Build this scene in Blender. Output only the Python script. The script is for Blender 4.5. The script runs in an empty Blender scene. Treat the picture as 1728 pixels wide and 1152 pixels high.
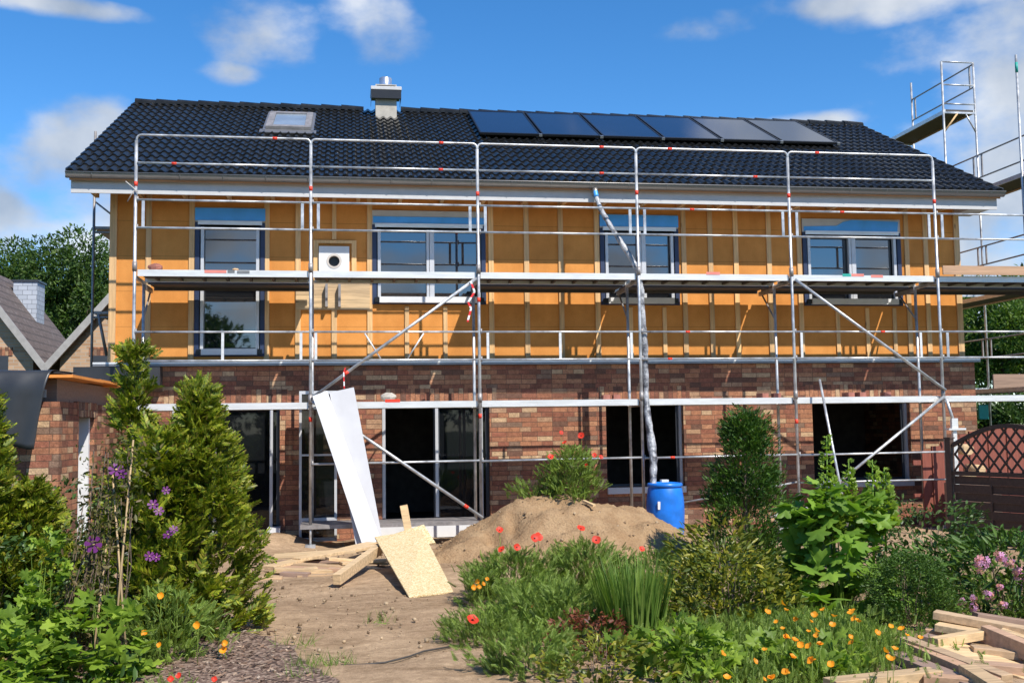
import bpy, math, random
import numpy as np
from mathutils import Vector, Matrix
random.seed(7); rng = np.random.default_rng(11)
S = bpy.context.scene
COL = S.collection
R = math.radians

# ---------------- camera ----------------
CP = np.array([3.14912824, -16.2943922, 1.60316629]); YA, PI_, RO, FO = 0.152467449, 0.0785801933, -0.0138701038, 1791.85127
_F = np.array([math.sin(YA)*math.cos(PI_), math.cos(YA)*math.cos(PI_), math.sin(PI_)])
_R = np.array([math.cos(YA), -math.sin(YA), 0.]); _U = np.cross(_R, _F)
_c, _s = math.cos(RO), math.sin(RO); _R, _U = _c*_R+_s*_U, -_s*_R+_c*_U
cam = bpy.data.cameras.new('camera'); cam.lens = FO/1728*36; cam.sensor_width = 36; cam.clip_end = 2000; cam.clip_start = .1
camo = bpy.data.objects.new('camera', cam); COL.objects.link(camo)
camo.matrix_world = Matrix([[_R[i], _U[i], -_F[i], CP[i]] for i in range(3)]+[[0, 0, 0, 1]])
S.camera = camo

# ---------------- light ----------------
SUN = Vector((.5, -1, 1.28)).normalized()
el = math.asin(SUN.z); rot = math.atan2(SUN.x, SUN.y)
sl = bpy.data.lights.new('sun', 'SUN'); sl.energy = 5.0; sl.angle = R(.5); sl.color = (1, .94, .85)
so = bpy.data.objects.new('sun', sl); COL.objects.link(so); so.rotation_euler = SUN.to_track_quat('Z', 'Y').to_euler(); so.location = (8, -20, 25)
S.view_settings.view_transform = 'Standard'; S.view_settings.look = 'None'; S.view_settings.exposure = .36; S.view_settings.gamma = 1
try: S.view_settings.use_curve_mapping = False
except Exception: pass

def ray(u, v): return _F+_R*(u-864)/FO-_U*(v-576)/FO
def at(u, v, y):
    d = ray(u, v); return CP+d*((y-CP[1])/d[1])
def atz(u, v, z=-.2):
    d = ray(u, v); return CP+d*((z-CP[2])/d[2])

W = bpy.data.worlds.new('World'); S.world = W; W.use_nodes = True
def world():
    nt = W.node_tree; nt.nodes.clear(); N = nt.nodes.new; L = nt.links.new
    out = N('ShaderNodeOutputWorld'); mix = N('ShaderNodeMixShader'); L(mix.outputs[0], out.inputs[0])
    bg = N('ShaderNodeBackground'); bg.inputs[1].default_value = .115
    sky = N('ShaderNodeTexSky'); sky.sky_type = 'NISHITA'; sky.sun_disc = False; sky.sun_elevation = el; sky.sun_rotation = rot
    sky.air_density = 1.0; sky.dust_density = 0.0; sky.ozone_density = 4.0; sky.altitude = 1500
    hs = N('ShaderNodeHueSaturation'); hs.inputs['Saturation'].default_value = 1.26; hs.inputs['Value'].default_value = 1.3
    L(sky.outputs[0], hs.inputs['Color']); L(hs.outputs[0], bg.inputs[0]); L(bg.outputs[0], mix.inputs[1])
    tc = N('ShaderNodeTexCoord')
    def math_(op, a, b=None, c=None, clamp=False):
        n = N('ShaderNodeMath'); n.operation = op; n.use_clamp = clamp
        for i, x in enumerate((a, b, c)):
            if x is None: continue
            if isinstance(x, (int, float)): n.inputs[i].default_value = x
            else: L(x, n.inputs[i])
        return n.outputs[0]
    blobs = [((120, 262), .085, .055), ((110, 300), .10, .06), ((50, 378), .19, .062), ((150, 345), .11, .062), ((10, 405), .06, .035), ((150, 405), .07, .04), ((170, 340), .06, .05),
             ((455, 78), .075, .035), ((400, 125), .04, .016), ((630, 55), .05, .045), ((1480, 5), .17, .022), ((75, 8), .08, .010),
             ((1730, 200), .15, .12), ((1710, 400), .18, .10), ((1390, 205), .05, .012), ((1600, 330), .09, .05), ((1250, 265), .05, .03)]
    tot = None
    for (uv, ax, az) in blobs:
        d = Vector(ray(*uv)).normalized()
        s = N('ShaderNodeVectorMath'); s.operation = 'SUBTRACT'; L(tc.outputs['Generated'], s.inputs[0]); s.inputs[1].default_value = d
        m = N('ShaderNodeVectorMath'); m.operation = 'MULTIPLY'; L(s.outputs[0], m.inputs[0]); m.inputs[1].default_value = (1/ax, .5/ax, 1/az)
        l = N('ShaderNodeVectorMath'); l.operation = 'LENGTH'; L(m.outputs[0], l.inputs[0])
        f = math_('SUBTRACT', 1.25, l.outputs['Value'], clamp=True)
        tot = f if tot is None else math_('MAXIMUM', tot, f)
    for dv, ax, az in (((0.455, 0.7178, 0.5711), .17, .14),):  # unseen high cloud added so the right solar panels reflect grey
        s = N('ShaderNodeVectorMath'); s.operation = 'SUBTRACT'; L(tc.outputs['Generated'], s.inputs[0]); s.inputs[1].default_value = dv
        m = N('ShaderNodeVectorMath'); m.operation = 'MULTIPLY'; L(s.outputs[0], m.inputs[0]); m.inputs[1].default_value = (1/ax, .5/ax, 1/az)
        l = N('ShaderNodeVectorMath'); l.operation = 'LENGTH'; L(m.outputs[0], l.inputs[0]); tot = math_('MAXIMUM', tot, math_('SUBTRACT', 1.7, l.outputs['Value'], clamp=False))
    # broken clouds over the rest of the sky, behind the viewer
    sep = N('ShaderNodeSeparateXYZ'); L(tc.outputs['Generated'], sep.inputs[0])
    back = math_('MULTIPLY', math_('MULTIPLY', math_('SUBTRACT', .25, sep.outputs['Y'], clamp=True), .75, clamp=True), math_('SUBTRACT', 1.0, math_('MULTIPLY', sep.outputs['Z'], 1.3), clamp=True))
    tot = math_('MAXIMUM', tot, back)
    mp = N('ShaderNodeMapping'); mp.inputs['Scale'].default_value = (1, 1, 1.7); L(tc.outputs['Generated'], mp.inputs[0])
    n1 = N('ShaderNodeTexNoise'); n1.inputs['Scale'].default_value = 9; n1.inputs['Detail'].default_value = 9; n1.inputs['Roughness'].default_value = .52; L(mp.outputs[0], n1.inputs['Vector'])
    v = math_('ADD', tot, math_('MULTIPLY', math_('SUBTRACT', n1.outputs[0], .53), 2.9))
    v = math_('MULTIPLY', math_('SUBTRACT', v, .18), 1.15, clamp=True)
    gate = math_('MULTIPLY', tot, 5.0, clamp=True)
    sm = N('ShaderNodeMapRange'); sm.interpolation_type = 'SMOOTHSTEP'; L(math_('MULTIPLY', v, gate), sm.inputs[0]); sm.inputs[4].default_value = .9
    n2 = N('ShaderNodeTexNoise'); n2.inputs['Scale'].default_value = 7; n2.inputs['Detail'].default_value = 6; L(tc.outputs['Generated'], n2.inputs['Vector'])
    cr = N('ShaderNodeValToRGB'); cr.color_ramp.elements[0].position = .35; cr.color_ramp.elements[0].color = (.30, .36, .45, 1)
    cr.color_ramp.elements[1].position = .64; cr.color_ramp.elements[1].color = (.74, .76, .78, 1); L(n2.outputs[0], cr.inputs[0])
    cb = N('ShaderNodeBackground'); cb.inputs[1].default_value = 1.0; L(cr.outputs[0], cb.inputs[0]); L(cb.outputs[0], mix.inputs[2])
    L(sm.outputs[0], mix.inputs[0])
world()

# ---------------- materials ----------------
class NT:
    def __init__(s, name):
        s.m = bpy.data.materials.new(name); s.m.use_nodes = True; s.t = s.m.node_tree; s.b = s.t.nodes['Principled BSDF']; s.o = s.t.nodes['Material Output']
        s.tc = s.N('ShaderNodeTexCoord'); s.v = s.tc.outputs['Object']
    def N(s, k): return s.t.nodes.new(k)
    def L(s, a, b): s.t.links.new(a, b)
    def noise(s, scale, detail=4, rough=.5, vec=None, stretch=None):
        n = s.N('ShaderNodeTexNoise'); n.inputs['Scale'].default_value = scale; n.inputs['Detail'].default_value = detail; n.inputs['Roughness'].default_value = rough
        v = vec or s.v
        if stretch:
            m = s.N('ShaderNodeMapping'); m.inputs['Scale'].default_value = stretch; s.L(v, m.inputs[0]); v = m.outputs[0]
        s.L(v, n.inputs['Vector']); return n.outputs[0]
    def ramp(s, fac, stops, interp='LINEAR'):
        r = s.N('ShaderNodeValToRGB'); r.color_ramp.interpolation = interp; e = r.color_ramp.elements
        while len(e) < len(stops): e.new(.5)
        for k, (p, c) in enumerate(stops): e[k].position = p; e[k].color = (*c, 1) if len(c) == 3 else c
        s.L(fac, r.inputs[0]); return r.outputs[0]
    def mix(s, fac, a, b, mode='MIX'):
        n = s.N('ShaderNodeMix'); n.data_type = 'RGBA'; n.blend_type = mode
        for i, x in ((0, fac), (6, a), (7, b)):
            if isinstance(x, (int, float)): n.inputs[i].default_value = x
            elif isinstance(x, tuple): n.inputs[i].default_value = (*x, 1)
            else: s.L(x, n.inputs[i])
        return n.outputs[2]
    def bump(s, h, strength=.3, dist=.01):
        b = s.N('ShaderNodeBump'); b.inputs['Strength'].default_value = strength; b.inputs['Distance'].default_value = dist; s.L(h, b.inputs['Height']); s.L(b.outputs[0], s.b.inputs['Normal'])
    def set(s, **k):
        for n, v in k.items():
            i = s.b.inputs[n.replace('_', ' ')]
            if isinstance(v, tuple): i.default_value = (*v, 1)
            elif isinstance(v, (int, float)): i.default_value = v
            else: s.L(v, i)
        return s
def sc(c, k): return tuple(min(1, x*k) for x in c)
def plain(name, c, rough=.6, metal=0, var=.15, scale=6, bump=.1, spec=.5, stretch=None, rv=0):
    t = NT(name); n = t.noise(scale, 6, .6, stretch=stretch)
    t.set(Base_Color=t.ramp(n, [(.3, sc(c, 1-var)), (.7, sc(c, 1+var))]), Roughness=rough, Metallic=metal); t.b.inputs['Specular IOR Level'].default_value = spec
    if rv: t.set(Roughness=t.ramp(n, [(.3, (rough-rv,)*3), (.7, (rough+rv,)*3)]))
    if bump: t.bump(t.noise(scale*6, 4), bump, .01)
    return t.m
M = {}
def brick(name, soldier=False, hue=0):
    t = NT(name); sp = t.N('ShaderNodeSeparateXYZ'); t.L(t.v, sp.inputs[0])
    a = t.N('ShaderNodeMath'); a.operation = 'ADD'; t.L(sp.outputs[0], a.inputs[0]); t.L(sp.outputs[1], a.inputs[1])
    cb = t.N('ShaderNodeCombineXYZ')
    if soldier: t.L(sp.outputs[2], cb.inputs[0]); t.L(a.outputs[0], cb.inputs[1])
    else: t.L(a.outputs[0], cb.inputs[0]); t.L(sp.outputs[2], cb.inputs[1])
    b = t.N('ShaderNodeTexBrick'); t.L(cb.outputs[0], b.inputs['Vector']); b.inputs['Scale'].default_value = 1
    b.inputs['Brick Width'].default_value = .26; b.inputs['Row Height'].default_value = .0805; b.inputs['Mortar Size'].default_value = .0045; b.inputs['Mortar Smooth'].default_value = .3
    b.inputs['Color1'].default_value = (0, 0, 0, 1); b.inputs['Color2'].default_value = (1, 1, 1, 1); b.inputs['Mortar'].default_value = (.5, .5, .5, 1); b.inputs['Bias'].default_value = 0
    b.offset = .37; b.offset_frequency = 3; b.squash = .72; b.squash_frequency = 3
    col = t.ramp(b.outputs['Color'], [(0, (.15, .075, .055)), (.09, (.40, .155, .085)), (.21, (.24, .085, .055)), (.31, (.52, .225, .115)), (.44, (.33, .115, .07)), (.54, (.44, .18, .10)), (.63, (.26, .17, .12)), (.69, (.58, .28, .15)), (.78, (.70, .48, .28)), (.87, (.56, .34, .20)), (.94, (.36, .12, .075))], 'CONSTANT')
    col = t.mix(.30, col, (.30, .165, .11)); col = t.mix(1, col, (.86, .90, .92), 'MULTIPLY'); n = t.noise(14, 6, .7); col = t.mix(.75, col, t.ramp(n, [(.25, (.45, .42, .42)), (.75, (1.5, 1.5, 1.5))]), 'MULTIPLY')
    n2 = t.noise(60, 3, .6); col = t.mix(.35, col, t.ramp(n2, [(.4, (.5, .5, .5)), (.6, (1.3, 1.25, 1.2))]), 'MULTIPLY')
    big = t.noise(.7, 4, .6); col = t.mix(.5, col, t.ramp(big, [(.3, (.75, .72, .7)), (.7, (1.12, 1.12, 1.12))]), 'MULTIPLY'); col = t.mix(b.outputs['Fac'], col, (.12, .075, .055))
    h = t.N('ShaderNodeMath'); h.operation = 'SUBTRACT'; t.L(t.noise(40, 4), h.inputs[0]); t.L(b.outputs['Fac'], h.inputs[1])
    t.set(Base_Color=col, Roughness=.9); t.b.inputs['Specular IOR Level'].default_value = .15; t.bump(h.outputs[0], .7, .01); return t.m
M['brick'] = brick('red_brown_brick'); M['soldier'] = brick('soldier_brick', True)
def nbrick():
    t = NT('tan_brick'); b = t.N('ShaderNodeTexBrick'); sp = t.N('ShaderNodeSeparateXYZ'); t.L(t.v, sp.inputs[0]); a = t.N('ShaderNodeMath'); a.operation = 'ADD'
    t.L(sp.outputs[0], a.inputs[0]); t.L(sp.outputs[1], a.inputs[1]); cb = t.N('ShaderNodeCombineXYZ'); t.L(a.outputs[0], cb.inputs[0]); t.L(sp.outputs[2], cb.inputs[1]); t.L(cb.outputs[0], b.inputs['Vector'])
    b.inputs['Scale'].default_value = 1; b.inputs['Brick Width'].default_value = .25; b.inputs['Row Height'].default_value = .083; b.inputs['Mortar Size'].default_value = .008
    b.inputs['Color1'].default_value = (.50, .33, .21, 1); b.inputs['Color2'].default_value = (.36, .22, .13, 1); b.inputs['Mortar'].default_value = (.38, .34, .28, 1)
    t.set(Base_Color=b.outputs['Color'], Roughness=.9); return t.m
M['tanbrick'] = nbrick()
def wood(name, c, axis=0, knots=True, var=.28, rough=.65):
    t = NT(name); st = [14, 14, 14]; st[axis] = .8
    n = t.noise(2.2, 8, .6, stretch=tuple(st)); col = t.ramp(n, [(.3, sc(c, 1-var)), (.55, c), (.75, sc(c, 1+var*.8))])
    if knots:
        st2 = [5, 5, 5]; st2[axis] = 1.6; vo = t.N('ShaderNodeTexVoronoi'); mp = t.N('ShaderNodeMapping'); mp.inputs['Scale'].default_value = tuple(st2); t.L(t.v, mp.inputs[0]); t.L(mp.outputs[0], vo.inputs['Vector']); vo.inputs['Scale'].default_value = 1.0
        k = t.ramp(vo.outputs['Distance'], [(.05, (1, 1, 1)), (.11, (0, 0, 0))]); col = t.mix(k, col, sc(c, .4))
    oi = t.N('ShaderNodeObjectInfo'); col = t.mix(.8, col, t.ramp(oi.outputs['Random'], [(0, (.78, .74, .70)), (.5, (1, 1, 1)), (1, (1.18, 1.12, 1.0))]), 'MULTIPLY')
    t.set(Base_Color=col, Roughness=rough); t.bump(n, .15, .004); return t.m
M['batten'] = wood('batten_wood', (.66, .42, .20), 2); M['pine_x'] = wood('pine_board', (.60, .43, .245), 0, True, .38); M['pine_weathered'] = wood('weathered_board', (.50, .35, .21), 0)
M['pine_dark'] = wood('old_and_shaded_board', (.30, .20, .15), 0); M['plank_red'] = wood('reddish_plank', (.46, .29, .185), 0); M['fence'] = wood('dark_brown_fence', (.075, .043, .03), 0, False); M['redboard'] = wood('red_stained_board', (.22, .065, .045), 2, False)  # pine_dark: old brown boards, and painted shade on boards lying in shadow
M['soffit'] = wood('soffit_board', (.50, .24, .11), 0, False); M['bamboo'] = wood('bamboo', (.45, .32, .17), 2, False)
def orange():
    t = NT('orange_wood_fibre'); n = t.noise(3, 5, .6); n2 = t.noise(60, 3, .7)
    col = t.ramp(n, [(.3, (.57, .238, .060)), (.7, (.68, .300, .082))]); col = t.mix(.3, col, t.ramp(n2, [(.35, (.75, .7, .6)), (.65, (1.15, 1.1, 1.1))]), 'MULTIPLY')
    sp = t.N('ShaderNodeSeparateXYZ'); t.L(t.v, sp.inputs[0]); fr = t.N('ShaderNodeMath'); fr.operation = 'PINGPONG'; fr.inputs[1].default_value = .29; t.L(sp.outputs[2], fr.inputs[0])
    seam = t.ramp(fr.outputs[0], [(0, (1, 1, 1)), (.006, (0, 0, 0))]); col = t.mix(seam, col, (.30, .13, .035))
    n3 = t.noise(1.1, 4, .6, stretch=(2.2, 1, .5)); col = t.mix(.35, col, t.ramp(n3, [(.35, (.72, .66, .6)), (.6, (1.08, 1.08, 1.05))]), 'MULTIPLY')
    t.set(Base_Color=col, Roughness=.85); t.b.inputs['Specular IOR Level'].default_value = .12; t.bump(n2, .15, .004); return t.m
M['orange'] = orange()
def osb():
    t = NT('osb_board'); vo = t.N('ShaderNodeTexVoronoi'); mp = t.N('ShaderNodeMapping'); mp.inputs['Scale'].default_value = (14, 40, 14); t.L(t.v, mp.inputs[0]); t.L(mp.outputs[0], vo.inputs['Vector'])
    bw = t.N('ShaderNodeRGBToBW'); t.L(vo.outputs['Color'], bw.inputs[0])
    t.set(Base_Color=t.ramp(bw.outputs[0], [(.1, (.36, .24, .10)), (.4, (.58, .43, .21)), (.65, (.68, .54, .31)), (.85, (.80, .68, .46))]), Roughness=.7); t.bump(bw.outputs[0], .2, .003); return t.m
M['osb'] = osb()
M['osb_edge'] = plain('osb_orange_edge', (.72, .26, .05), .7)
M['steel'] = plain('galvanised_steel', (.49, .50, .51), .38, .5, .42, 5, .15, rv=.12)
M['steel_old'] = plain('weathered_steel', (.30, .28, .27), .5, .4, .3, 9, .1)
M['alu'] = plain('aluminium_deck', (.74, .74, .72), .42, .35, .15, 5, .08, stretch=(.4, 3, 3))
M['deck_under'] = plain('deck_underside_shade', (.07, .06, .052), .7, .1)  # underside colour darkened to stand in for shade below the decks
M['red'] = plain('red_tape_band', (.80, .05, .02), .5, 0, .1)
M['bluemark'] = plain('turquoise_mark', (.02, .35, .28), .5)
M['tile'] = plain('black_blue_glazed_tile', (.017, .0175, .018), .22, 0, .35, 5, .12, .22, rv=.08)
M['zinc'] = plain('zinc_gutter', (.27, .26, .25), .38, .6, .12, 2, .05, stretch=(.3, 3, 3))
M['fascia'] = plain('white_fascia_board', (.50, .50, .505), .6, 0, .06)
M['flash'] = plain('flashing', (.25, .25, .26), .4, .6, .15)
M['frame_dark'] = plain('anthracite_frame', (.035, .04, .05), .45, 0, .1)
M['navy'] = plain('navy_sealing_tape', (.02, .035, .085), .5, 0, .15)
M['blue'] = plain('blue_film', (.07, .37, .88), .4, 0, .12, 3)
M['guide'] = plain('white_grey_guide_rail', (.55, .56, .58), .4, .2, .05)
M['white'] = plain('white_plastic', (.66, .67, .68), .5, 0, .09, 3, .05)
M['white_darker'] = plain('darker_white_panel', (.50, .50, .515), .6, 0, .08, 2, .05)  # slightly darker white for the wider panel
M['box'] = plain('shutter_box_beige', (.50, .46, .42), .6, 0, .06)
M['conc'] = plain('concrete', (.42, .39, .34), .9, 0, .15, 8, .3)
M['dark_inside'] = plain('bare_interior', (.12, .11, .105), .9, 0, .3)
M['membrane'] = plain('black_rubber_membrane', (.028, .03, .034), .42, 0, .2, 2, .05, rv=.06)
M['greyfilm'] = plain('grey_plastic_film', (.33, .335, .345), .3, 0, .4, 14, .5)
M['slate'] = plain('grey_slate_cladding', (.34, .37, .42), .6, 0, .1)
M['rake'] = plain('grey_rake_board', (.33, .32, .31), .7, 0, .15)
M['drum'] = plain('blue_drum_plastic', (.012, .16, .62), .35, 0, .28, 4, .05)
M['solar'] = plain('solar_glass_black', (.012, .02, .045), .05, 0, .1, 1, 0, .5); M['solar'].node_tree.nodes['Principled BSDF'].inputs['IOR'].default_value = 2.4
M['skypane'] = plain('skylight_sky_tint_glass', (.22, .27, .33), .08, 0, .2, 1.5, 0, .6)  # grey-blue base colour paints in the sky and clouds it reflects
M['black'] = plain('black_frame', (.012, .012, .014), .35, 0, .1)
M['chrome'] = plain('stainless_flue', (.75, .75, .76), .25, .85, .1)
M['text_grey'] = plain('grey_print', (.16, .17, .18), .6); M['text_red'] = plain('red_print', (.70, .22, .18), .6)
M['bark'] = plain('bark', (.12, .085, .06), .9, 0, .3, 12, .5)
M['stone'] = plain('rubble_brick', (.28, .11, .08), .9, 0, .3)
M['cord'] = plain('black_cord', (.05, .045, .04), .7)
def glass(nm, ior, tf):
    t = NT(nm); t.set(Base_Color=(.012, .014, .017), Roughness=.02, Metallic=0.0); t.b.inputs['IOR'].default_value = ior
    tr = t.N('ShaderNodeBsdfTransparent'); tr.inputs[0].default_value = (.55, .6, .62, 1); ms = t.N('ShaderNodeMixShader'); ms.inputs[0].default_value = tf
    n = t.noise(1.3, 2); t.bump(n, .04, .02)
    t.L(t.b.outputs[0], ms.inputs[1]); t.L(tr.outputs[0], ms.inputs[2]); t.L(ms.outputs[0], t.o.inputs[0]); return t.m
M['glass'] = glass('window_glass', 1.6, .45); M['coated_glass'] = glass('coated_window_glass', 2.7, .12)
def ntile():
    t = NT('brown_roof_tile'); sp = t.N('ShaderNodeSeparateXYZ'); t.L(t.v, sp.inputs[0]); fr = t.N('ShaderNodeMath'); fr.operation = 'MODULO'; fr.inputs[1].default_value = .23
    a = t.N('ShaderNodeMath'); a.operation = 'ADD'; a.inputs[1].default_value = 20; t.L(sp.outputs[2], a.inputs[0]); t.L(a.outputs[0], fr.inputs[0])
    n = t.noise(9, 5); col = t.ramp(n, [(.3, (.085, .065, .055)), (.6, (.14, .11, .10)), (.85, (.28, .26, .24))]); seam = t.ramp(fr.outputs[0], [(0, (1, 1, 1)), (.05, (0, 0, 0))]); col = t.mix(seam, col, (.03, .025, .022))
    t.set(Base_Color=col, Roughness=.8); return t.m
M['ntile'] = ntile()
def ground_mat():
    t = NT('sandy_soil'); n = t.noise(.9, 8, .6); n2 = t.noise(14, 6, .7); n3 = t.noise(90, 3, .7)
    st = t.noise(2.6, 6, .65, stretch=(1, 2.2, 1))
    col = t.ramp(n, [(.3, (.33, .225, .14)), (.6, (.46, .325, .205))]); col = t.mix(.6, col, t.ramp(st, [(.35, (.55, .52, .48)), (.6, (1.1, 1.1, 1.1))]), 'MULTIPLY')
    col = t.mix(.55, col, t.ramp(n2, [(.35, (.6, .58, .55)), (.65, (1.25, 1.25, 1.25))]), 'MULTIPLY'); col = t.mix(.4, col, t.ramp(n3, [(.35, (.5, .5, .5)), (.6, (1.2, 1.2, 1.2))]), 'MULTIPLY')
    sp = t.N('ShaderNodeSeparateXYZ'); t.L(t.v, sp.inputs[0])   # meadow and lawn round the building plot
    def mm(op, a, b):
        q = t.N('ShaderNodeMath'); q.operation = op
        for i_, x_ in enumerate((a, b)):
            if isinstance(x_, (int, float)): q.inputs[i_].default_value = x_
            else: t.L(x_, q.inputs[i_])
        return q.outputs[0]
    wob = mm('MULTIPLY', n, 1.2); xw = mm('ADD', sp.outputs[0], wob); yw = mm('ADD', sp.outputs[1], wob)
    g = mm('MAXIMUM', mm('MAXIMUM', mm('LESS_THAN', xw, .9), mm('GREATER_THAN', xw, 15.4)), mm('MAXIMUM', mm('LESS_THAN', yw, -9.4), mm('GREATER_THAN', yw, 12)))
    col = t.mix(g, col, t.ramp(n2, [(.3, (.03, .05, .014)), (.7, (.07, .10, .03))]))
    h = t.mix(.5, n2, n3); t.b.inputs['Specular IOR Level'].default_value = .1; t.set(Base_Color=col, Roughness=.95); t.bump(h, .8, .03); return t.m
M['soil'] = ground_mat()
def sand_mat():
    t = NT('mound_sand'); n = t.noise(3.5, 8, .65); n2 = t.noise(35, 5, .7)
    col = t.ramp(n, [(.3, (.33, .205, .11)), (.7, (.48, .33, .19))]); col = t.mix(.5, col, t.ramp(n2, [(.3, (.5, .47, .42)), (.55, (1.1, 1.1, 1.1))]), 'MULTIPLY')
    t.b.inputs['Specular IOR Level'].default_value = .1; t.set(Base_Color=col, Roughness=.95); t.bump(n2, 1.0, .04); return t.m
M['sand'] = sand_mat()
def mulch_mat():
    t = NT('bark_mulch'); vo = t.N('ShaderNodeTexVoronoi'); t.L(t.v, vo.inputs['Vector']); vo.inputs['Scale'].default_value = 38
    bw = t.N('ShaderNodeRGBToBW'); t.L(vo.outputs['Color'], bw.inputs[0])
    t.set(Base_Color=t.ramp(bw.outputs[0], [(.15, (.06, .036, .026)), (.5, (.17, .105, .075)), (.8, (.32, .23, .17))]), Roughness=.9); t.bump(vo.outputs['Distance'], .8, .02); return t.m
M['mulch'] = mulch_mat()
def leafm(name, cols, trans=.3, rough=.5, spec=.35):
    t = NT(name); g = t.N('ShaderNodeNewGeometry'); n = len(cols)
    col = t.ramp(g.outputs['Random Per Island'], [(i/max(1, n-1), c) for i, c in enumerate(cols)])
    cl = t.noise(3.0, 3); col = t.mix(.55, col, t.ramp(cl, [(.35, (.55, .6, .6)), (.65, (1.35, 1.3, 1.1))]), 'MULTIPLY')
    t.set(Base_Color=col, Roughness=rough); t.b.inputs['Specular IOR Level'].default_value = spec
    tr = t.N('ShaderNodeBsdfTranslucent'); t.L(t.mix(1, col, (1.5, 1.6, .8), 'MULTIPLY'), tr.inputs[0]); ms = t.N('ShaderNodeMixShader'); ms.inputs[0].default_value = trans
    t.L(t.b.outputs[0], ms.inputs[1]); t.L(tr.outputs[0], ms.inputs[2]); t.L(ms.outputs[0], t.o.inputs[0]); return t.m
M['arb'] = leafm('arborvitae_leaf', [(.06, .105, .01), (.12, .18, .014), (.22, .27, .02), (.34, .36, .03), (.14, .095, .03)])
M['yew'] = leafm('yew_leaf', [(.022, .06, .010), (.04, .10, .014), (.09, .17, .02)], .2)
M['maple'] = leafm('lobed_leaf', [(.10, .17, .018), (.18, .28, .03), (.28, .39, .05)], .35)
M['holly'] = leafm('hollyhock_leaf', [(.09, .17, .022), (.15, .27, .035), (.23, .37, .055)], .35)
M['dark'] = leafm('dark_shrub_leaf', [(.03, .065, .016), (.05, .10, .022), (.09, .15, .035)], .2, .4)
M['boxw'] = leafm('box_leaf', [(.035, .08, .013), (.06, .125, .02), (.11, .19, .03)], .2)
M['poppyleaf'] = leafm('poppy_leaf', [(.11, .18, .03), (.18, .27, .045), (.28, .37, .09)], .3)
M['blade'] = leafm('grass_blade', [(.09, .17, .025), (.15, .25, .04), (.24, .33, .07)], .3)
M['golden'] = leafm('golden_leaf', [(.06, .095, .016), (.11, .14, .02), (.20, .21, .025), (.33, .30, .035)], .25, .4)
M['redleaf'] = leafm('red_brown_leaf', [(.10, .03, .02), (.17, .05, .025), (.25, .08, .04)], .2)
M['vine'] = leafm('vine_leaf', [(.10, .06, .03), (.09, .11, .03), (.16, .11, .05), (.07, .11, .02)], .25)
M['oak'] = leafm('oak_leaf', [(.03, .065, .014), (.055, .11, .02), (.10, .16, .03)], .25)
M['birch'] = leafm('light_tree_leaf', [(.04, .09, .014), (.08, .15, .02), (.13, .20, .03)], .3)
M['chips'] = leafm('bark_chips', [(.06, .036, .025), (.15, .09, .062), (.27, .175, .125), (.42, .33, .26)], 0, .9)
M['clod'] = leafm('soil_clods', [(.14, .09, .055), (.28, .20, .13), (.42, .32, .22)], 0, .95)
M['poppyred'] = leafm('poppy_petal', [(.72, .035, .015), (.80, .06, .03)], .35); M['orangepetal'] = leafm('orange_petal', [(.85, .22, .01), (.9, .32, .015), (.9, .42, .02)], .3)
M['purple'] = leafm('purple_petal', [(.13, .02, .14), (.22, .04, .25)], .25); M['pink'] = leafm('pink_petal', [(.45, .18, .45), (.62, .32, .58), (.60, .28, .22)], .3)

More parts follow.
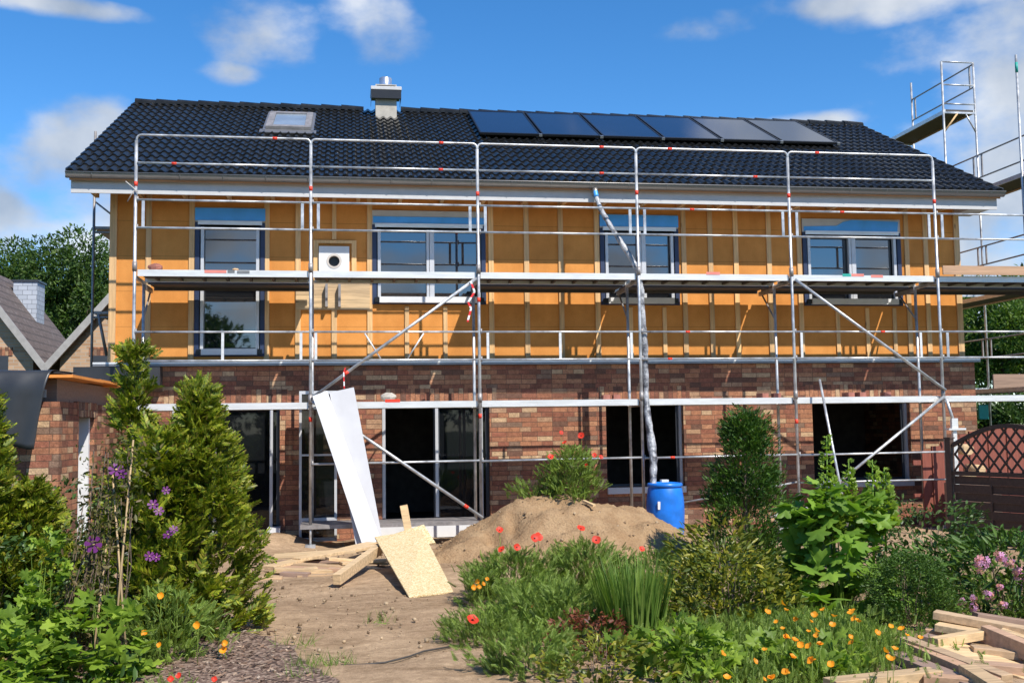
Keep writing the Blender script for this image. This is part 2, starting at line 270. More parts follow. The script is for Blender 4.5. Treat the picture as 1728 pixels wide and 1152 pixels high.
# ---------------- objects ----------------
def tag(o, label=None, cat=None, group=None, kind=None):
    if label: o['label'] = label
    if cat: o['category'] = cat
    if group: o['group'] = group
    if kind: o['kind'] = kind
    return o
def thing(name, label, cat, loc, group=None):
    o = bpy.data.objects.new(name, None); COL.objects.link(o); o.location = Vector([float(x) for x in loc]); o.empty_display_size = .2
    return tag(o, label, cat, group)
def wloc(o):
    v = Vector((0, 0, 0))
    while o: v = v+Vector(o.location); o = o.parent
    return v
class MB:
    def __init__(s): s.v = []; s.f = []; s.sm = []
    def add(s, vs, fs, smooth=False):
        b = len(s.v); s.v += [tuple(map(float, p)) for p in vs]; s.f += [tuple(b+i for i in f) for f in fs]; s.sm += [smooth]*len(fs); return s
    def box(s, x0, x1, y0, y1, z0, z1):
        return s.add([(x0, y0, z0), (x1, y0, z0), (x1, y1, z0), (x0, y1, z0), (x0, y0, z1), (x1, y0, z1), (x1, y1, z1), (x0, y1, z1)],
                     [(0, 3, 2, 1), (4, 5, 6, 7), (0, 1, 5, 4), (1, 2, 6, 5), (2, 3, 7, 6), (3, 0, 4, 7)])
    def beam(s, p, q, w, h, up=(0, 0, 1), sag=0):
        p = Vector(p); q = Vector(q); d = (q-p).normalized(); x = d.cross(Vector(up)); x = x.normalized() if x.length > 1e-4 else Vector((1, 0, 0)); z = x.cross(d)
        vs = [c+x*(a*w/2)+z*(b*h/2) for c in (p, q) for a, b in ((-1, -1), (1, -1), (1, 1), (-1, 1))]
        return s.add(vs, [(0, 3, 2, 1), (4, 5, 6, 7), (0, 1, 5, 4), (1, 2, 6, 5), (2, 3, 7, 6), (3, 0, 4, 7)][:1]+[(4, 5, 6, 7), (0, 1, 5, 4), (1, 2, 6, 5), (2, 3, 7, 6), (3, 0, 4, 7)])
    def tube(s, pts, r, n=10, caps=True):
        pts = [Vector([float(c) for c in p]) for p in pts]; rs = r if isinstance(r, (list, tuple)) else [r]*len(pts); vs = []; fs = []
        ref = None
        for i, p in enumerate(pts):
            d = (pts[min(i+1, len(pts)-1)]-pts[max(i-1, 0)]).normalized()
            if ref is None: ref = Vector((0, 0, 1)) if abs(d.z) < .9 else Vector((1, 0, 0))
            x = (ref-d*ref.dot(d)).normalized(); y = d.cross(x); ref = x
            for k in range(n):
                a = 2*math.pi*k/n; vs.append(p+(x*math.cos(a)+y*math.sin(a))*rs[i])
        for i in range(len(pts)-1):
            for k in range(n): fs.append((i*n+k, i*n+(k+1) % n, (i+1)*n+(k+1) % n, (i+1)*n+k))
        s.add(vs, fs, True)
        if caps: b = len(s.v)-len(vs); s.f += [tuple(b+k for k in reversed(range(n))), tuple(b+(len(pts)-1)*n+k for k in range(n))]; s.sm += [False, False]
        return s
    def lathe(s, c, prof, n=28):
        vs = []; fs = []
        for (r, z) in prof:
            for k in range(n): a = 2*math.pi*k/n; vs.append((c[0]+r*math.cos(a), c[1]+r*math.sin(a), c[2]+z))
        for i in range(len(prof)-1):
            for k in range(n): fs.append((i*n+k, i*n+(k+1) % n, (i+1)*n+(k+1) % n, (i+1)*n+k))
        return s.add(vs, fs, True)
    def prism(s, poly, y0, y1):   # poly in (x,z), extruded along y
        n = len(poly); vs = [(x, y0, z) for x, z in poly]+[(x, y1, z) for x, z in poly]
        return s.add(vs, [tuple(range(n)), tuple(range(2*n-1, n-1, -1))]+[(i, i+n, (i+1) % n+n, (i+1) % n) for i in range(n)])
    def wall(s, x0, x1, z0, z1, holes, y0, y1):
        xs = sorted({x0, x1, *[h[0] for h in holes], *[h[1] for h in holes]}); zs = sorted({z0, z1, *[h[2] for h in holes], *[h[3] for h in holes]})
        def solid(i, j):
            if i < 0 or j < 0 or i >= len(xs)-1 or j >= len(zs)-1: return False
            cx = (xs[i]+xs[i+1])/2; cz = (zs[j]+zs[j+1])/2
            return not any(h[0] < cx < h[1] and h[2] < cz < h[3] for h in holes)
        for i in range(len(xs)-1):
            for j in range(len(zs)-1):
                if not solid(i, j): continue
                a, b, c, d = xs[i], xs[i+1], zs[j], zs[j+1]
                s.add([(a, y0, c), (b, y0, c), (b, y0, d), (a, y0, d)], [(0, 1, 2, 3)]); s.add([(a, y1, c), (b, y1, c), (b, y1, d), (a, y1, d)], [(3, 2, 1, 0)])
                if not solid(i-1, j): s.add([(a, y0, c), (a, y1, c), (a, y1, d), (a, y0, d)], [(3, 2, 1, 0)])
                if not solid(i+1, j): s.add([(b, y0, c), (b, y1, c), (b, y1, d), (b, y0, d)], [(0, 1, 2, 3)])
                if not solid(i, j-1): s.add([(a, y0, c), (b, y0, c), (b, y1, c), (a, y1, c)], [(3, 2, 1, 0)])
                if not solid(i, j+1): s.add([(a, y0, d), (b, y0, d), (b, y1, d), (a, y1, d)], [(0, 1, 2, 3)])
        return s
    def build(s, name, mat, parent=None, bevel=0, base=None):
        off = wloc(parent) if parent else None
        if off is None:
            a = np.array(s.v); off = Vector((float(a[:, 0].mean()), float(a[:, 1].mean()), float(a[:, 2].min()))) if base is None else Vector(base)
        me = bpy.data.meshes.new(name); me.from_pydata([(x-off.x, y-off.y, z-off.z) for x, y, z in s.v], [], s.f); me.polygons.foreach_set('use_smooth', s.sm); me.materials.append(M[mat] if isinstance(mat, str) else mat)
        o = bpy.data.objects.new(name, me); COL.objects.link(o)
        if parent: o.parent = parent
        else: o.location = off
        if bevel: b = o.modifiers.new('bevel', 'BEVEL'); b.width = bevel; b.segments = 2; b.limit_method = 'ANGLE'
        return o
def copytree(o, parent=None):
    c = o.copy(); COL.objects.link(c); c.parent = parent
    for ch in list(o.children): copytree(ch, c)
    return c

# ---------- foliage instancing ----------
def tri(T):
    V, Fs = T; out = []
    for f in Fs:
        for k in range(1, len(f)-1): out.append((f[0], f[k], f[k+1]))
    return np.array(V, float), np.array(out, int)
def norm(a): return a/np.maximum(np.linalg.norm(a, axis=-1, keepdims=True), 1e-9)
def inst_arrays(T, P, D, Nn, Sz):
    V, Fc = tri(T) if isinstance(T[1], list) else T
    D = norm(D); X = norm(np.cross(D, Nn)); Z = np.cross(X, D); Sz = np.asarray(Sz).reshape(-1, 1, 1)
    vs = P[:, None, :]+Sz*(V[None, :, 0, None]*X[:, None, :]+V[None, :, 1, None]*D[:, None, :]+V[None, :, 2, None]*Z[:, None, :])
    n = len(P); k = len(V); fs = (Fc[None]+(np.arange(n)*k)[:, None, None]).reshape(-1, 3)
    return vs.reshape(-1, 3), fs
def npmesh(name, parts, mat, parent=None, base=None):
    vs = []; fs = []; o = 0
    for v, f in parts: vs.append(v); fs.append(f+o); o += len(v)
    vs = np.concatenate(vs); fs = np.concatenate(fs)
    off = np.array(wloc(parent)) if parent else (np.array(base, float) if base is not None else np.array([vs[:, 0].mean(), vs[:, 1].mean(), vs[:, 2].min()]))
    me = bpy.data.meshes.new(name); me.vertices.add(len(vs)); me.vertices.foreach_set('co', (vs-off).astype(np.float32).ravel())
    me.loops.add(len(fs)*3); me.loops.foreach_set('vertex_index', fs.astype(np.int32).ravel()); me.polygons.add(len(fs)); me.polygons.foreach_set('loop_start', np.arange(0, len(fs)*3, 3, dtype=np.int32))
    me.update(calc_edges=True); me.materials.append(M[mat]); ob = bpy.data.objects.new(name, me); COL.objects.link(ob)
    if parent: ob.parent = parent
    else: ob.location = Vector([float(x) for x in off])
    return ob
def T_leaf(w=.45, fold=.08):
    return ([(0, 0, 0), (w/2*.8, .3, fold), (w/2*.75, .65, fold*.8), (0, 1, -.03), (-w/2*.75, .65, fold*.8), (-w/2*.8, .3, fold), (0, .5, 0)], [(0, 1, 6), (1, 2, 6), (2, 3, 6), (3, 4, 6), (4, 5, 6), (5, 0, 6)])
def T_frond():
    V = [(0, 0, 0), (.02, .5, 0), (0, 1, .0), (-.02, .5, 0)]; Fs = [(0, 1, 2, 3)]
    for i, t in enumerate(np.linspace(.12, .9, 8)):
        for sgn in (-1, 1):
            L = .42*(1-.62*t)+.05; a = R(38+8*(i % 2)); dx = sgn*math.sin(a)*L; dy = math.cos(a)*L; w = .045; b = len(V)
            V += [(0, t-.02, 0), (sgn*w*.3+dx*.55, t+dy*.4-w*.6, .03), (dx, t+dy, .01), (dx*.5-sgn*w*.6, t+dy*.55+w, -.02)]; Fs.append((b, b+1, b+2, b+3))
    return V, Fs
def T_yew():
    V = [(0, 0, 0), (.015, .5, 0), (0, 1, 0), (-.015, .5, 0)]; Fs = [(0, 1, 2, 3)]
    for t in np.linspace(.05, .92, 9):
        for sgn in (-1, 1): b = len(V); V += [(0, t, 0), (sgn*.18, t+.10, .05), (sgn*.02, t+.055, 0)]; Fs.append((b, b+1, b+2))
    return V, Fs
def T_lobed(n=5, depth=.45):
    V = [(0, .35, .04)]; pts = []
    m = 2*n+1
    for i in range(4*n+1):
        a = -math.pi*.86+2*math.pi*.86*i/(4*n); ph = (i % 4); r = (.62 if ph == 0 else .5 if ph in (1, 3) else .5*(1-depth))
        r = {0: .62*(1-depth), 1: .52, 2: .66, 3: .52}[ph]; r *= (1-.25*abs(a)/math.pi)
        V.append((math.sin(a)*r, .35+math.cos(a)*r, -.12*r+.05*(ph == 2)))
    V.append((0, .12, 0)); Fs = [(0, i, i+1) for i in range(1, len(V)-1)]+[(0, len(V)-1, 1)]
    return V, [(f[0], f[2], f[1]) for f in Fs]
def T_blade(w=.032, bend=.14):
    V = []; Fs = []
    for i in range(5): t = i/4; ww = w*(1-t**1.6)+.001; V += [(-ww/2, t, bend*t*t), (ww/2, t, bend*t*t)]
    for i in range(4): Fs.append((2*i, 2*i+1, 2*i+3, 2*i+2))
    return V, Fs
def T_feather():
    V = [(-.01, 0, 0), (.01, 0, 0), (0, 1, .1)]; Fs = [(0, 1, 2)]
    for i, t in enumerate(np.linspace(.12, .92, 8)):
        for sg in (-1, 1):
            l = .36*(1-.55*t)
            for (aa, ll) in ((.9, 1.0), (.45, .75)):
                b = len(V); ex, ey = sg*math.sin(aa)*l*ll, math.cos(aa)*l*ll; V += [(0, t-.012, .1*t), (ex*.55+sg*.012, t+ey*.5-.022, .12*t+.03), (ex, t+ey, .1*t), (ex*.5-sg*.012, t+ey*.5+.022, .1*t)]; Fs.append((b, b+1, b+2, b+3))
    return V, Fs
def T_petals(n=4, cup=.4, w=.9):
    V = [(0, 0, 0)]; Fs = []
    for k in range(n):
        a = 2*math.pi*k/n; off = .06*(k % 2)
        for (r, da, z) in ((.5, -w*math.pi/n, .18), (1, -.8*w*math.pi/n, .42), (1.08, 0, .5), (1, .8*w*math.pi/n, .42), (.5, w*math.pi/n, .18)):
            V.append((math.cos(a+da)*r, math.sin(a+da)*r, z*cup*2+off*r))
        b = 1+5*k; Fs += [(0, b, b+1), (0, b+1, b+2), (0, b+2, b+3), (0, b+3, b+4)]
    return V, Fs
def sph(n):
    return norm(rng.normal(size=(n, 3)))
def plant(name, label, cat, base, H, prof, n, T, size, mat, parts='foliage', stemr=.03, stems=1, up=.4, out=1.0, rnd=.5, clump=26, cr=.12, hollow=.45, squash=1.0, sz_top=.75, group=None, lean=(0, 0), stemmat='bark', kids=None, tilt_n=1.0):
    b = np.array([float(x) for x in base]); t = thing(name, label, cat, b, group)
    nc = max(4, n//clump); tt = rng.random(nc)**.85; ang = rng.random(nc)*2*np.pi; rr = np.array([prof(x) for x in tt])*(hollow+(1-hollow)*rng.random(nc)**.6)*(1+.18*np.sin(ang*3+tt*9)+rng.normal(size=nc)*.08)
    C = np.stack([rr*np.cos(ang)+lean[0]*tt, squash*rr*np.sin(ang)+lean[1]*tt, tt*H], 1)
    idx = rng.integers(0, nc, n); P = C[idx]+sph(n)*(cr*(rng.random((n, 1))**.5))*np.array([1, 1, 1.15]); P[:, 2] = np.abs(P[:, 2])
    O = np.stack([np.cos(ang), np.sin(ang), np.zeros(nc)], 1)[idx]
    D = norm(O*out+np.array([0, 0, up])+rng.normal(size=(n, 3))*rnd); Nn = norm(sph(n)+np.array([0, 0, tilt_n])+O*.4)
    sz = size*(.65+.7*rng.random(n))*(1-(1-sz_top)*P[:, 2]/H)
    npmesh(parts, [inst_arrays(T, P+b, D, Nn, sz)], mat, t)
    mb = MB()
    for k in range(stems):
        a = random.random()*6.28; r0 = (0 if stems == 1 else prof(.2)*.35*random.random()); hh = H*(.9 if stems == 1 else random.uniform(.6, .95))
        p0 = Vector((b[0]+math.cos(a)*r0*.5, b[1]+math.sin(a)*r0*.5, b[2]-.05)); p1 = Vector((b[0]+math.cos(a)*r0*1.6+lean[0]*.9, b[1]+math.sin(a)*r0*1.6+lean[1]*.9, b[2]+hh)); mid = (p0+p1)/2+Vector((random.uniform(-.03, .03), 0, 0))
        mb.tube([p0, mid, p1], [stemr, stemr*.7, stemr*.2], 7)
        if stems == 1:
            for j in range(14):
                f = random.uniform(.08, .85); q = p0.lerp(p1, f); a2 = random.random()*6.28; l = prof(f)*.75; mb.tube([q, q+Vector((math.cos(a2)*l, math.sin(a2)*l, l*.5))], [stemr*.35, stemr*.08], 5)
    mb.build('trunk' if stems == 1 else 'stem', stemmat, t)
    return t
TL = tri(T_leaf()); TLn = tri(T_leaf(.22)); TG = tri(T_leaf(.33)); TFr = tri(T_frond()); TY = tri(T_yew()); TLo = tri(T_lobed(5, .42)); TLo3 = tri(T_lobed(3, .5)); TB = tri(T_blade()); TFe = tri(T_feather())
TPop = tri(T_petals(4, .35, 1.15)); TCal = tri(T_petals(4, .75, 1.1)); TCle = tri(T_petals(6, .12, .72))
def zc(l): return Vector([float(x) for x in l])
def add_flower(parent, name, T, mat, pos, size, tiltdir=(0, -1, .8), center=None):
    D = norm(np.cross(np.array([[random.uniform(-.3, .3), random.random(), .2]]), np.array([tiltdir])))
    n = norm(np.array([tiltdir])+rng.normal(size=(1, 3))*.3); D = norm(D-n*(D*n).sum())
    o = npmesh(name, [inst_arrays(T, np.array([pos], float), D, n, [size])], mat, parent)
    if center:
        p = np.array(pos)+n[0]*size*.12; MB().lathe(tuple(p), [(.001, -size*.14), (size*.2, -size*.05), (size*.2, size*.08), (.001, size*.18)], 8).build('flower_centre', center, o)
    return o

# =============== STRUCTURE: ground ===============
def ground():
    n = 150; xs = np.concatenate([[-400, -120, -50, -22], np.linspace(-9, 22, n), [40, 90, 200, 400]]); ys = np.concatenate([[-300, -90, -35], np.linspace(-17, 9, n), [20, 60, 180, 500]])
    X, Y = np.meshgrid(xs, ys); r = np.random.default_rng(3)
    Zz = -.2+.018*np.sin(X*1.7+np.sin(Y*1.3))+.015*np.sin(Y*2.3+X*.6)+.012*np.sin(X*5.1+Y*3.3)
    Zz += .22*np.exp(-(((X-2.0)/.55)**2+((Y-.55)/.6)**2))        # little spoil heap by the door
    Zz += .05*np.exp(-(((X-4.2)/2.2)**2+((Y+3.6)/.9)**2))
    Zz += r.normal(size=X.shape)*.006
    Zz = np.where((X < -.8) | (X > 14.4) | (Y < 1.3), Zz, -.25)
    V = np.stack([X, Y, Zz], -1).reshape(-1, 3); w = len(xs); F = []
    for j in range(len(ys)-1):
        for i in range(w-1): F.append((j*w+i, j*w+i+1, (j+1)*w+i+1, (j+1)*w+i))
    mb = MB(); mb.add(V.tolist(), F, True); return mb.build('ground', 'soil', base=(0, 0, 0))
tag(ground(), kind='structure')
def patch(name, pts, z, mat):
    mb = MB(); c = np.mean(np.array(pts), 0); N = 60; ring = []
    P = [Vector((x, y, 0)) for x, y in pts]; m = len(P)
    for k in range(N):
        f = k/N*m; i = int(f); q = P[i].lerp(P[(i+1) % m], f-i); ring.append((q.x+random.uniform(-.06, .06), q.y+random.uniform(-.06, .06), z))
    mb.add([(c[0], c[1], z+.01)]+ring, [(0, 1+k, 1+(k+1) % N) for k in range(N)]); return mb.build(name, mat, base=(0, 0, 0))
# =============== HOUSE ===============
H = thing('house', 'two storey house shell with brick ground floor, orange boarded upper floor and black tiled roof', 'house', (6.8, 1.4, -.2))
BX0, BX1 = -.77, 14.32; OX0, OX1 = -.68, 14.2
low = [(.33, 2.03, -.14, 2.0), (3.68, 5.47, .03, 1.99), (7.47, 8.84, .53, 2.0), (11.19, 13.03, .55, 2.0)]
MB().wall(BX0, BX1, -.35, 2.62, low, 1.4, 1.62).build('brick_wall', 'brick', H)
MB().box(BX0, BX0+.2, 1.621, 10.4, -.35, 2.62).box(BX1-.2, BX1, 1.621, 10.4, -.35, 2.62).box(BX0, BX1, 10.401, 10.6, -.35, 2.62).build('brick_side_wall', 'brick', H)
up = [(.64, 1.77, 2.79, 5.26), (3.53, 5.46, 3.66, 5.26), (7.47, 8.89, 3.66, 5.26), (11.2, 13.09, 3.66, 5.24)]
MB().wall(OX0, OX1, 2.60, 5.72, up, 1.6, 1.8).build('insulation_board', 'orange', H)
mb = MB(); mb.box(OX0, OX0+.2, 1.801, 10.2, 2.6, 5.7).box(OX1-.2, OX1, 1.801, 10.2, 2.6, 5.7).box(OX0, OX1, 10.201, 10.4, 2.6, 5.7)
for x in (OX0, OX1-.2): mb.add([(x, 1.8, 5.701), (x, 10.2, 5.701), (x, 6, 8.05), (x+.2, 1.8, 5.701), (x+.2, 10.2, 5.701), (x+.2, 6, 8.05)], [(0, 1, 2), (5, 4, 3), (0, 2, 5, 3), (1, 4, 5, 2)])
mb.build('gable_board', 'orange', H)
# floors and inner walls
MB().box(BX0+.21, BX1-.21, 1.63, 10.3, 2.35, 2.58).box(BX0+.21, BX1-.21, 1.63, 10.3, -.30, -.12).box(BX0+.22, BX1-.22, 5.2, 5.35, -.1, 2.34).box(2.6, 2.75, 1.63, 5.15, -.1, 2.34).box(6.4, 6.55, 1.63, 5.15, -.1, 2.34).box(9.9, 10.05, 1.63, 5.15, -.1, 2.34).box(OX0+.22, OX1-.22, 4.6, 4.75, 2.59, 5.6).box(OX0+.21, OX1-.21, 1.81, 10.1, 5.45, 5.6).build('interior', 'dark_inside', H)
# flashing between storeys
MB().box(BX0-.1, BX1+.06, 1.30, 1.60, 2.622, 2.655).build('flashing_strip', 'flash', H); MB().box(BX0-.1, BX1+.06, 1.295, 1.33, 2.657, 2.685).build('edge_profile', 'alu', H)
# soldier courses
for (a, b, c, d) in [low[0], low[1], low[2], low[3]]:
    MB().box(a-.12, b+.12, 1.396, 1.5, d+.0, d+.24).build('brick_lintel', 'soldier', H)
# battens
B2 = [183+7, 250, 323, 450, 503, 564, 624, 829, 889, 947, 1008, 1155, 1200, 1243, 1299, 1350, 1532, 1564, 1617]
seen = []
for u in B2:
    x = at(u, 430, 1.55)[0]; w = .043 if u not in (190, 1617) else .055; seen.append(x)
    MB().box(x-w, x+w, 1.572, 1.598, 2.66, 5.62 if u != 564 else 3.7).build('batten', 'batten', H)
for u in (687, 752, 1066, 1123, 1416, 1466, 1512): x = at(u, 560, 1.55)[0]; MB().box(x-.035, x+.035, 1.572, 1.598, 2.66, 3.62).build('batten', 'batten', H)
x = at(564, 370, 1.55)[0]; MB().box(x-.035, x+.035, 1.572, 1.598, 4.75, 5.6).build('batten', 'batten', H)
# pine boards round the vent and below
MB().box(2.27, 3.49, 1.560, 1.571, 3.56, 3.8).build('horizontal_board', 'pine_x', H); MB().box(2.27, 3.49, 1.560, 1.571, 3.803, 4.02).build('horizontal_board', 'pine_x', H)
MB().box(2.56, 3.27, 1.555, 1.597, 4.02, 4.07).box(2.56, 2.64, 1.555, 1.597, 4.07, 4.68).box(3.19, 3.27, 1.555, 1.597, 4.07, 4.68).box(2.56, 3.27, 1.555, 1.597, 4.68, 4.73).build('vent_frame', 'batten', H)
mb = MB(); 
vx, vz, n = 2.90, 4.37, 32
sq = []; ci = []
for k in range(n):
    a = 2*math.pi*k/n; cx, cz = math.cos(a), math.sin(a); s_ = 1/max(abs(cx), abs(cz)); sq.append((vx+cx*s_*.25, vz+cz*s_*.25)); ci.append((vx+cx*.10, vz+cz*.10))
mb.add([(x, 1.50, z) for x, z in sq]+[(x, 1.50, z) for x, z in ci]+[(x, 1.597, z) for x, z in sq]+[(x, 1.597, z) for x, z in ci],
       [(k, (k+1) % n, n+(k+1) % n, n+k) for k in range(n)]+[(k, 2*n+k, 2*n+(k+1) % n, (k+1) % n) for k in range(n)]+[(n+k, n+(k+1) % n, 3*n+(k+1) % n, 3*n+k) for k in range(n)])
mb.build('vent_panel', 'white', H)
MB().lathe((vx, 0, 0), [(0, 0)], 3)
rg = MB(); rv = [];
for k in range(24): a = 2*math.pi*k/24; rv += [(vx+math.cos(a)*.125, 1.493, vz+math.sin(a)*.125), (vx+math.cos(a)*.09, 1.493, vz+math.sin(a)*.09), (vx+math.cos(a)*.09, 1.59, vz+math.sin(a)*.09)]
rg.add(rv, [(3*k, 3*((k+1) % 24), 3*((k+1) % 24)+1, 3*k+1) for k in range(24)]+[(3*k+1, 3*((k+1) % 24)+1, 3*((k+1) % 24)+2, 3*k+2) for k in range(24)]); rg.build('vent_ring', 'box', H)
MB().box(vx-.12, vx+.12, 1.592, 1.598, vz-.12, vz+.12).build('vent_dark_plate', 'black', H)  # black plate paints the darkness inside the vent opening
for u in (551, 573): x = at(u, 490, 1.5)[0]; MB().box(x-.02, x+.02, 1.44, 1.558, 3.60, 3.98).build('iron_bracket', 'steel_old', H)

def upper_window(a, b, c, d, mull=None, style=0):
    w = thing('window', None, None, (0, 0, 0)); w.parent = H; w.location = Vector(((a+b)/2, 1.6, c))-Vector(H.location)
    del_ = [w.pop(k) for k in ('label', 'category') if k in w]
    # navy sealing tape reveal
    t = .075
    MB().wall(a+.002, b-.002, c+.002, d-.25, [(a+t, b-t, c+.06, d-.26)], 1.565, 1.70).build('sealing_tape', 'navy', w)
    zt = d-.25
    MB().box(a+.002, b-.002, 1.575, 1.70, zt+.001, d-.002).build('shutter_box', 'fascia' if style in (1, 3) else 'box', w)
    if style == 3:
        P = [(a+.03, zt+.02), (b-.06, zt+.02), (b-.04, d-.04), (a+.95, d-.02), (a+.78, d-.06), (a+.66, d-.13), (a+.03, d-.15)]
        MB().prism(P, 1.562, 1.574).build('blue_film', 'blue', w)
    elif style == 1: MB().box(a+.02, b-.02, 1.562, 1.574, zt+.03, zt+.14).build('blue_film', 'blue', w)
    else: MB().box(a+.0, b-.0, 1.562, 1.574, zt+.03, d-.015).build('blue_film', 'blue', w)
    MB().box(a+.05, b-.05, 1.54, 1.563, zt-.045, zt+.022).build('box_edge', 'alu', w)
    f = .05; x0, x1, z0, z1 = a+t, b-t, c+.062, zt-.06
    holes = []
    if mull: holes = [(x0+f, mull-.07, z0+f+.03, z1-f), (mull+.07, x1-f, z0+f+.03, z1-f)]
    else: holes = [(x0+f, x1-f, z0+f+.03, z1-f)]
    MB().wall(x0+.001, x1-.001, z0+.001, z1, holes, 1.64, 1.70).build('frame', 'frame_dark', w)
    for h in holes: MB().box(h[0]+.001, h[1]-.001, 1.672, 1.68, h[2]+.001, h[3]-.001).build('pane', 'coated_glass', w)
    MB().box(x0+.02, x0+.07, 1.575, 1.638, z0+.06, z1-.02).build('guide_rail', 'guide', w); MB().box(x1-.07, x1-.02, 1.575, 1.638, z0+.06, z1-.02).build('guide_rail', 'guide', w)
    if mull: MB().box(mull-.065, mull-.02, 1.572, 1.638, z0+.05, z1-.02).box(mull-.012, mull+.065, 1.568, 1.638, z0+.05, z1-.02).build('mullion_rail', 'guide', w)
    MB().box(a+.12, b-.12, 1.50, 1.56, c+.02, c+.12).build('sill', 'white', w)
    MB().box(a+.04, a+.118, 1.52, 1.56, c+.03, c+.11).box(b-.118, b-.04, 1.52, 1.56, c+.03, c+.11).build('sill_end', 'black', w)
    return w
upper_window(*up[0], None, 0); upper_window(*up[1], at(726, 430, 1.6)[0], 1); upper_window(*up[2], at(1083, 430, 1.6)[0], 0); upper_window(*up[3], at(1437, 430, 1.6)[0], 3)

def lower_door(a, b, c, d, mull, name='patio_door', open_left=True):
    w = bpy.data.objects.new(name, None); COL.objects.link(w); w.parent = H; w.location = Vector(((a+b)/2, 1.55, c))-Vector(H.location)
    f = .06; holes = [(a+f, mull-.05, c+f, d-f), (mull+.05, b-f, c+f, d-f)]
    MB().wall(a+.001, b-.001, c+.001, d-.001, holes, 1.50, 1.58).build('frame', 'frame_dark', w)
    h = holes[1]; MB().box(h[0]+.001, h[1]-.001, 1.53, 1.54, h[2]+.001, h[3]-.001).build('pane', 'glass', w)
    for x in (a+.03, mull, b-.14): MB().box(x-.025, x+.025, 1.44, 1.498, c+.08, d-.04).build('guide_rail', 'guide', w)
    return w
lower_door(*low[0], 1.0); lower_door(*low[1], at(737, 780, 1.5)[0])
MB().box(3.6, 5.3, 1.22, 1.395, -.2, .02).build('threshold_block', 'white', H); MB().box(1.86, 2.05, 1.1, 1.395, -.2, .03).build('threshold_block', 'white', H)
for k in (2, 3):
    a, b, c, d = low[k]; MB().box(a+.0, b-.0, 1.34, 1.60, c-.11, c-.004).build('wrapped_sill', 'guide', H)
    MB().box(b-.05, b-.004, 1.5, 1.60, c, d-.004).build('reveal_strip', 'guide', H)
    MB().wall(a+.004, b-.052, c+.002, d-.004, [(a+.04, b-.09, c+.04, d-.04)], 1.56, 1.60).build('frame', 'frame_dark', H)
MB().box(10.9, 10.99, 1.398, 1.402, 2.3, 2.4)

# ---- roof ----
m_ = (8.26-5.62)/(5.9-.78); RX0, RX1 = -1.17, 14.62; rl = math.atan(m_)
def roofz(y): return 5.62+(y-.78)*m_
roof = bpy.data.objects.new('roof', None); COL.objects.link(roof); roof.parent = H; roof.location = Vector((6.7, .78, 5.6))-Vector(H.location)
def tiles():
    wave = .1505; nw = int((RX1-RX0)/wave); per = 8; rows = 17; L = math.hypot(5.12, 8.26-5.62); rowl = L/rows
    xs = np.linspace(RX0, RX1, nw*per+1); ph = ((xs-RX0)/wave) % 1.0
    prof = np.where(ph < .62, np.sin(ph/.62*np.pi)**.8*.036, -.004*np.sin((ph-.62)/.38*np.pi))
    nrm = np.array([0, -math.sin(rl), math.cos(rl)]); al = np.array([0, math.cos(rl), math.sin(rl)]); parts = []; nn = len(xs)
    for r in range(rows):
        s0 = r*rowl-.03; s1 = (r+1)*rowl; rings = []
        for (s, lift, k) in ((s0+.0, .002, 1.), (s0, .036, 1.), (s0+rowl*.5, .024, 1.), (s1, .010, 1.)):
            p = np.zeros((nn, 3)); p[:, 0] = xs; p += np.array([0, .78, 5.62])+al*s; p += nrm[None]*(lift+prof*k)[:, None] if lift > .005 else nrm[None]*(prof*k)[:, None]; rings.append(p)
        V = np.concatenate(rings); i = np.arange(nn-1); F = []
        for q in range(3):
            a = q*nn+i; F.append(np.stack([a, a+1, a+1+nn], 1)); F.append(np.stack([a, a+1+nn, a+nn], 1))
        parts.append((V, np.concatenate(F)))
    o = npmesh('roof_tiles', parts, 'tile', roof)
    # gentle per tile tilt is left to the material; smooth only along the wave
    o.data.polygons.foreach_set('use_smooth', [False]*len(o.data.polygons)); return o
tiles()
mb = MB(); t_ = .14
mb.add([(RX0+.02, .80, roofz(.80)-.03), (RX1-.02, .80, roofz(.80)-.03), (RX1-.02, 5.9, roofz(5.9)-.03), (RX0+.02, 5.9, roofz(5.9)-.03), (RX0+.02, .80, roofz(.80)-t_), (RX1-.02, .80, roofz(.80)-t_), (RX1-.02, 5.9, roofz(5.9)-t_), (RX0+.02, 5.9, roofz(5.9)-t_)], [(0, 1, 2, 3), (7, 6, 5, 4), (0, 4, 5, 1), (1, 5, 6, 2), (2, 6, 7, 3), (3, 7, 4, 0)])
mb.build('roof_deck', 'soffit', roof)
mb = MB(); mb.add([(RX0, 5.902, roofz(5.9)), (RX1, 5.902, roofz(5.9)), (RX1, 11.1, 5.6), (RX0, 11.1, 5.6), (RX0, 5.902, roofz(5.9)-.12), (RX1, 5.902, roofz(5.9)-.12), (RX1, 11.1, 5.48), (RX0, 11.1, 5.48)], [(0, 1, 2, 3), (7, 6, 5, 4), (0, 4, 5, 1), (1, 5, 6, 2), (2, 6, 7, 3), (3, 7, 4, 0)]); mb.build('rear_slope', 'tile', roof)
mb = MB(); nr = 38; L = (RX1-RX0-.02)/nr
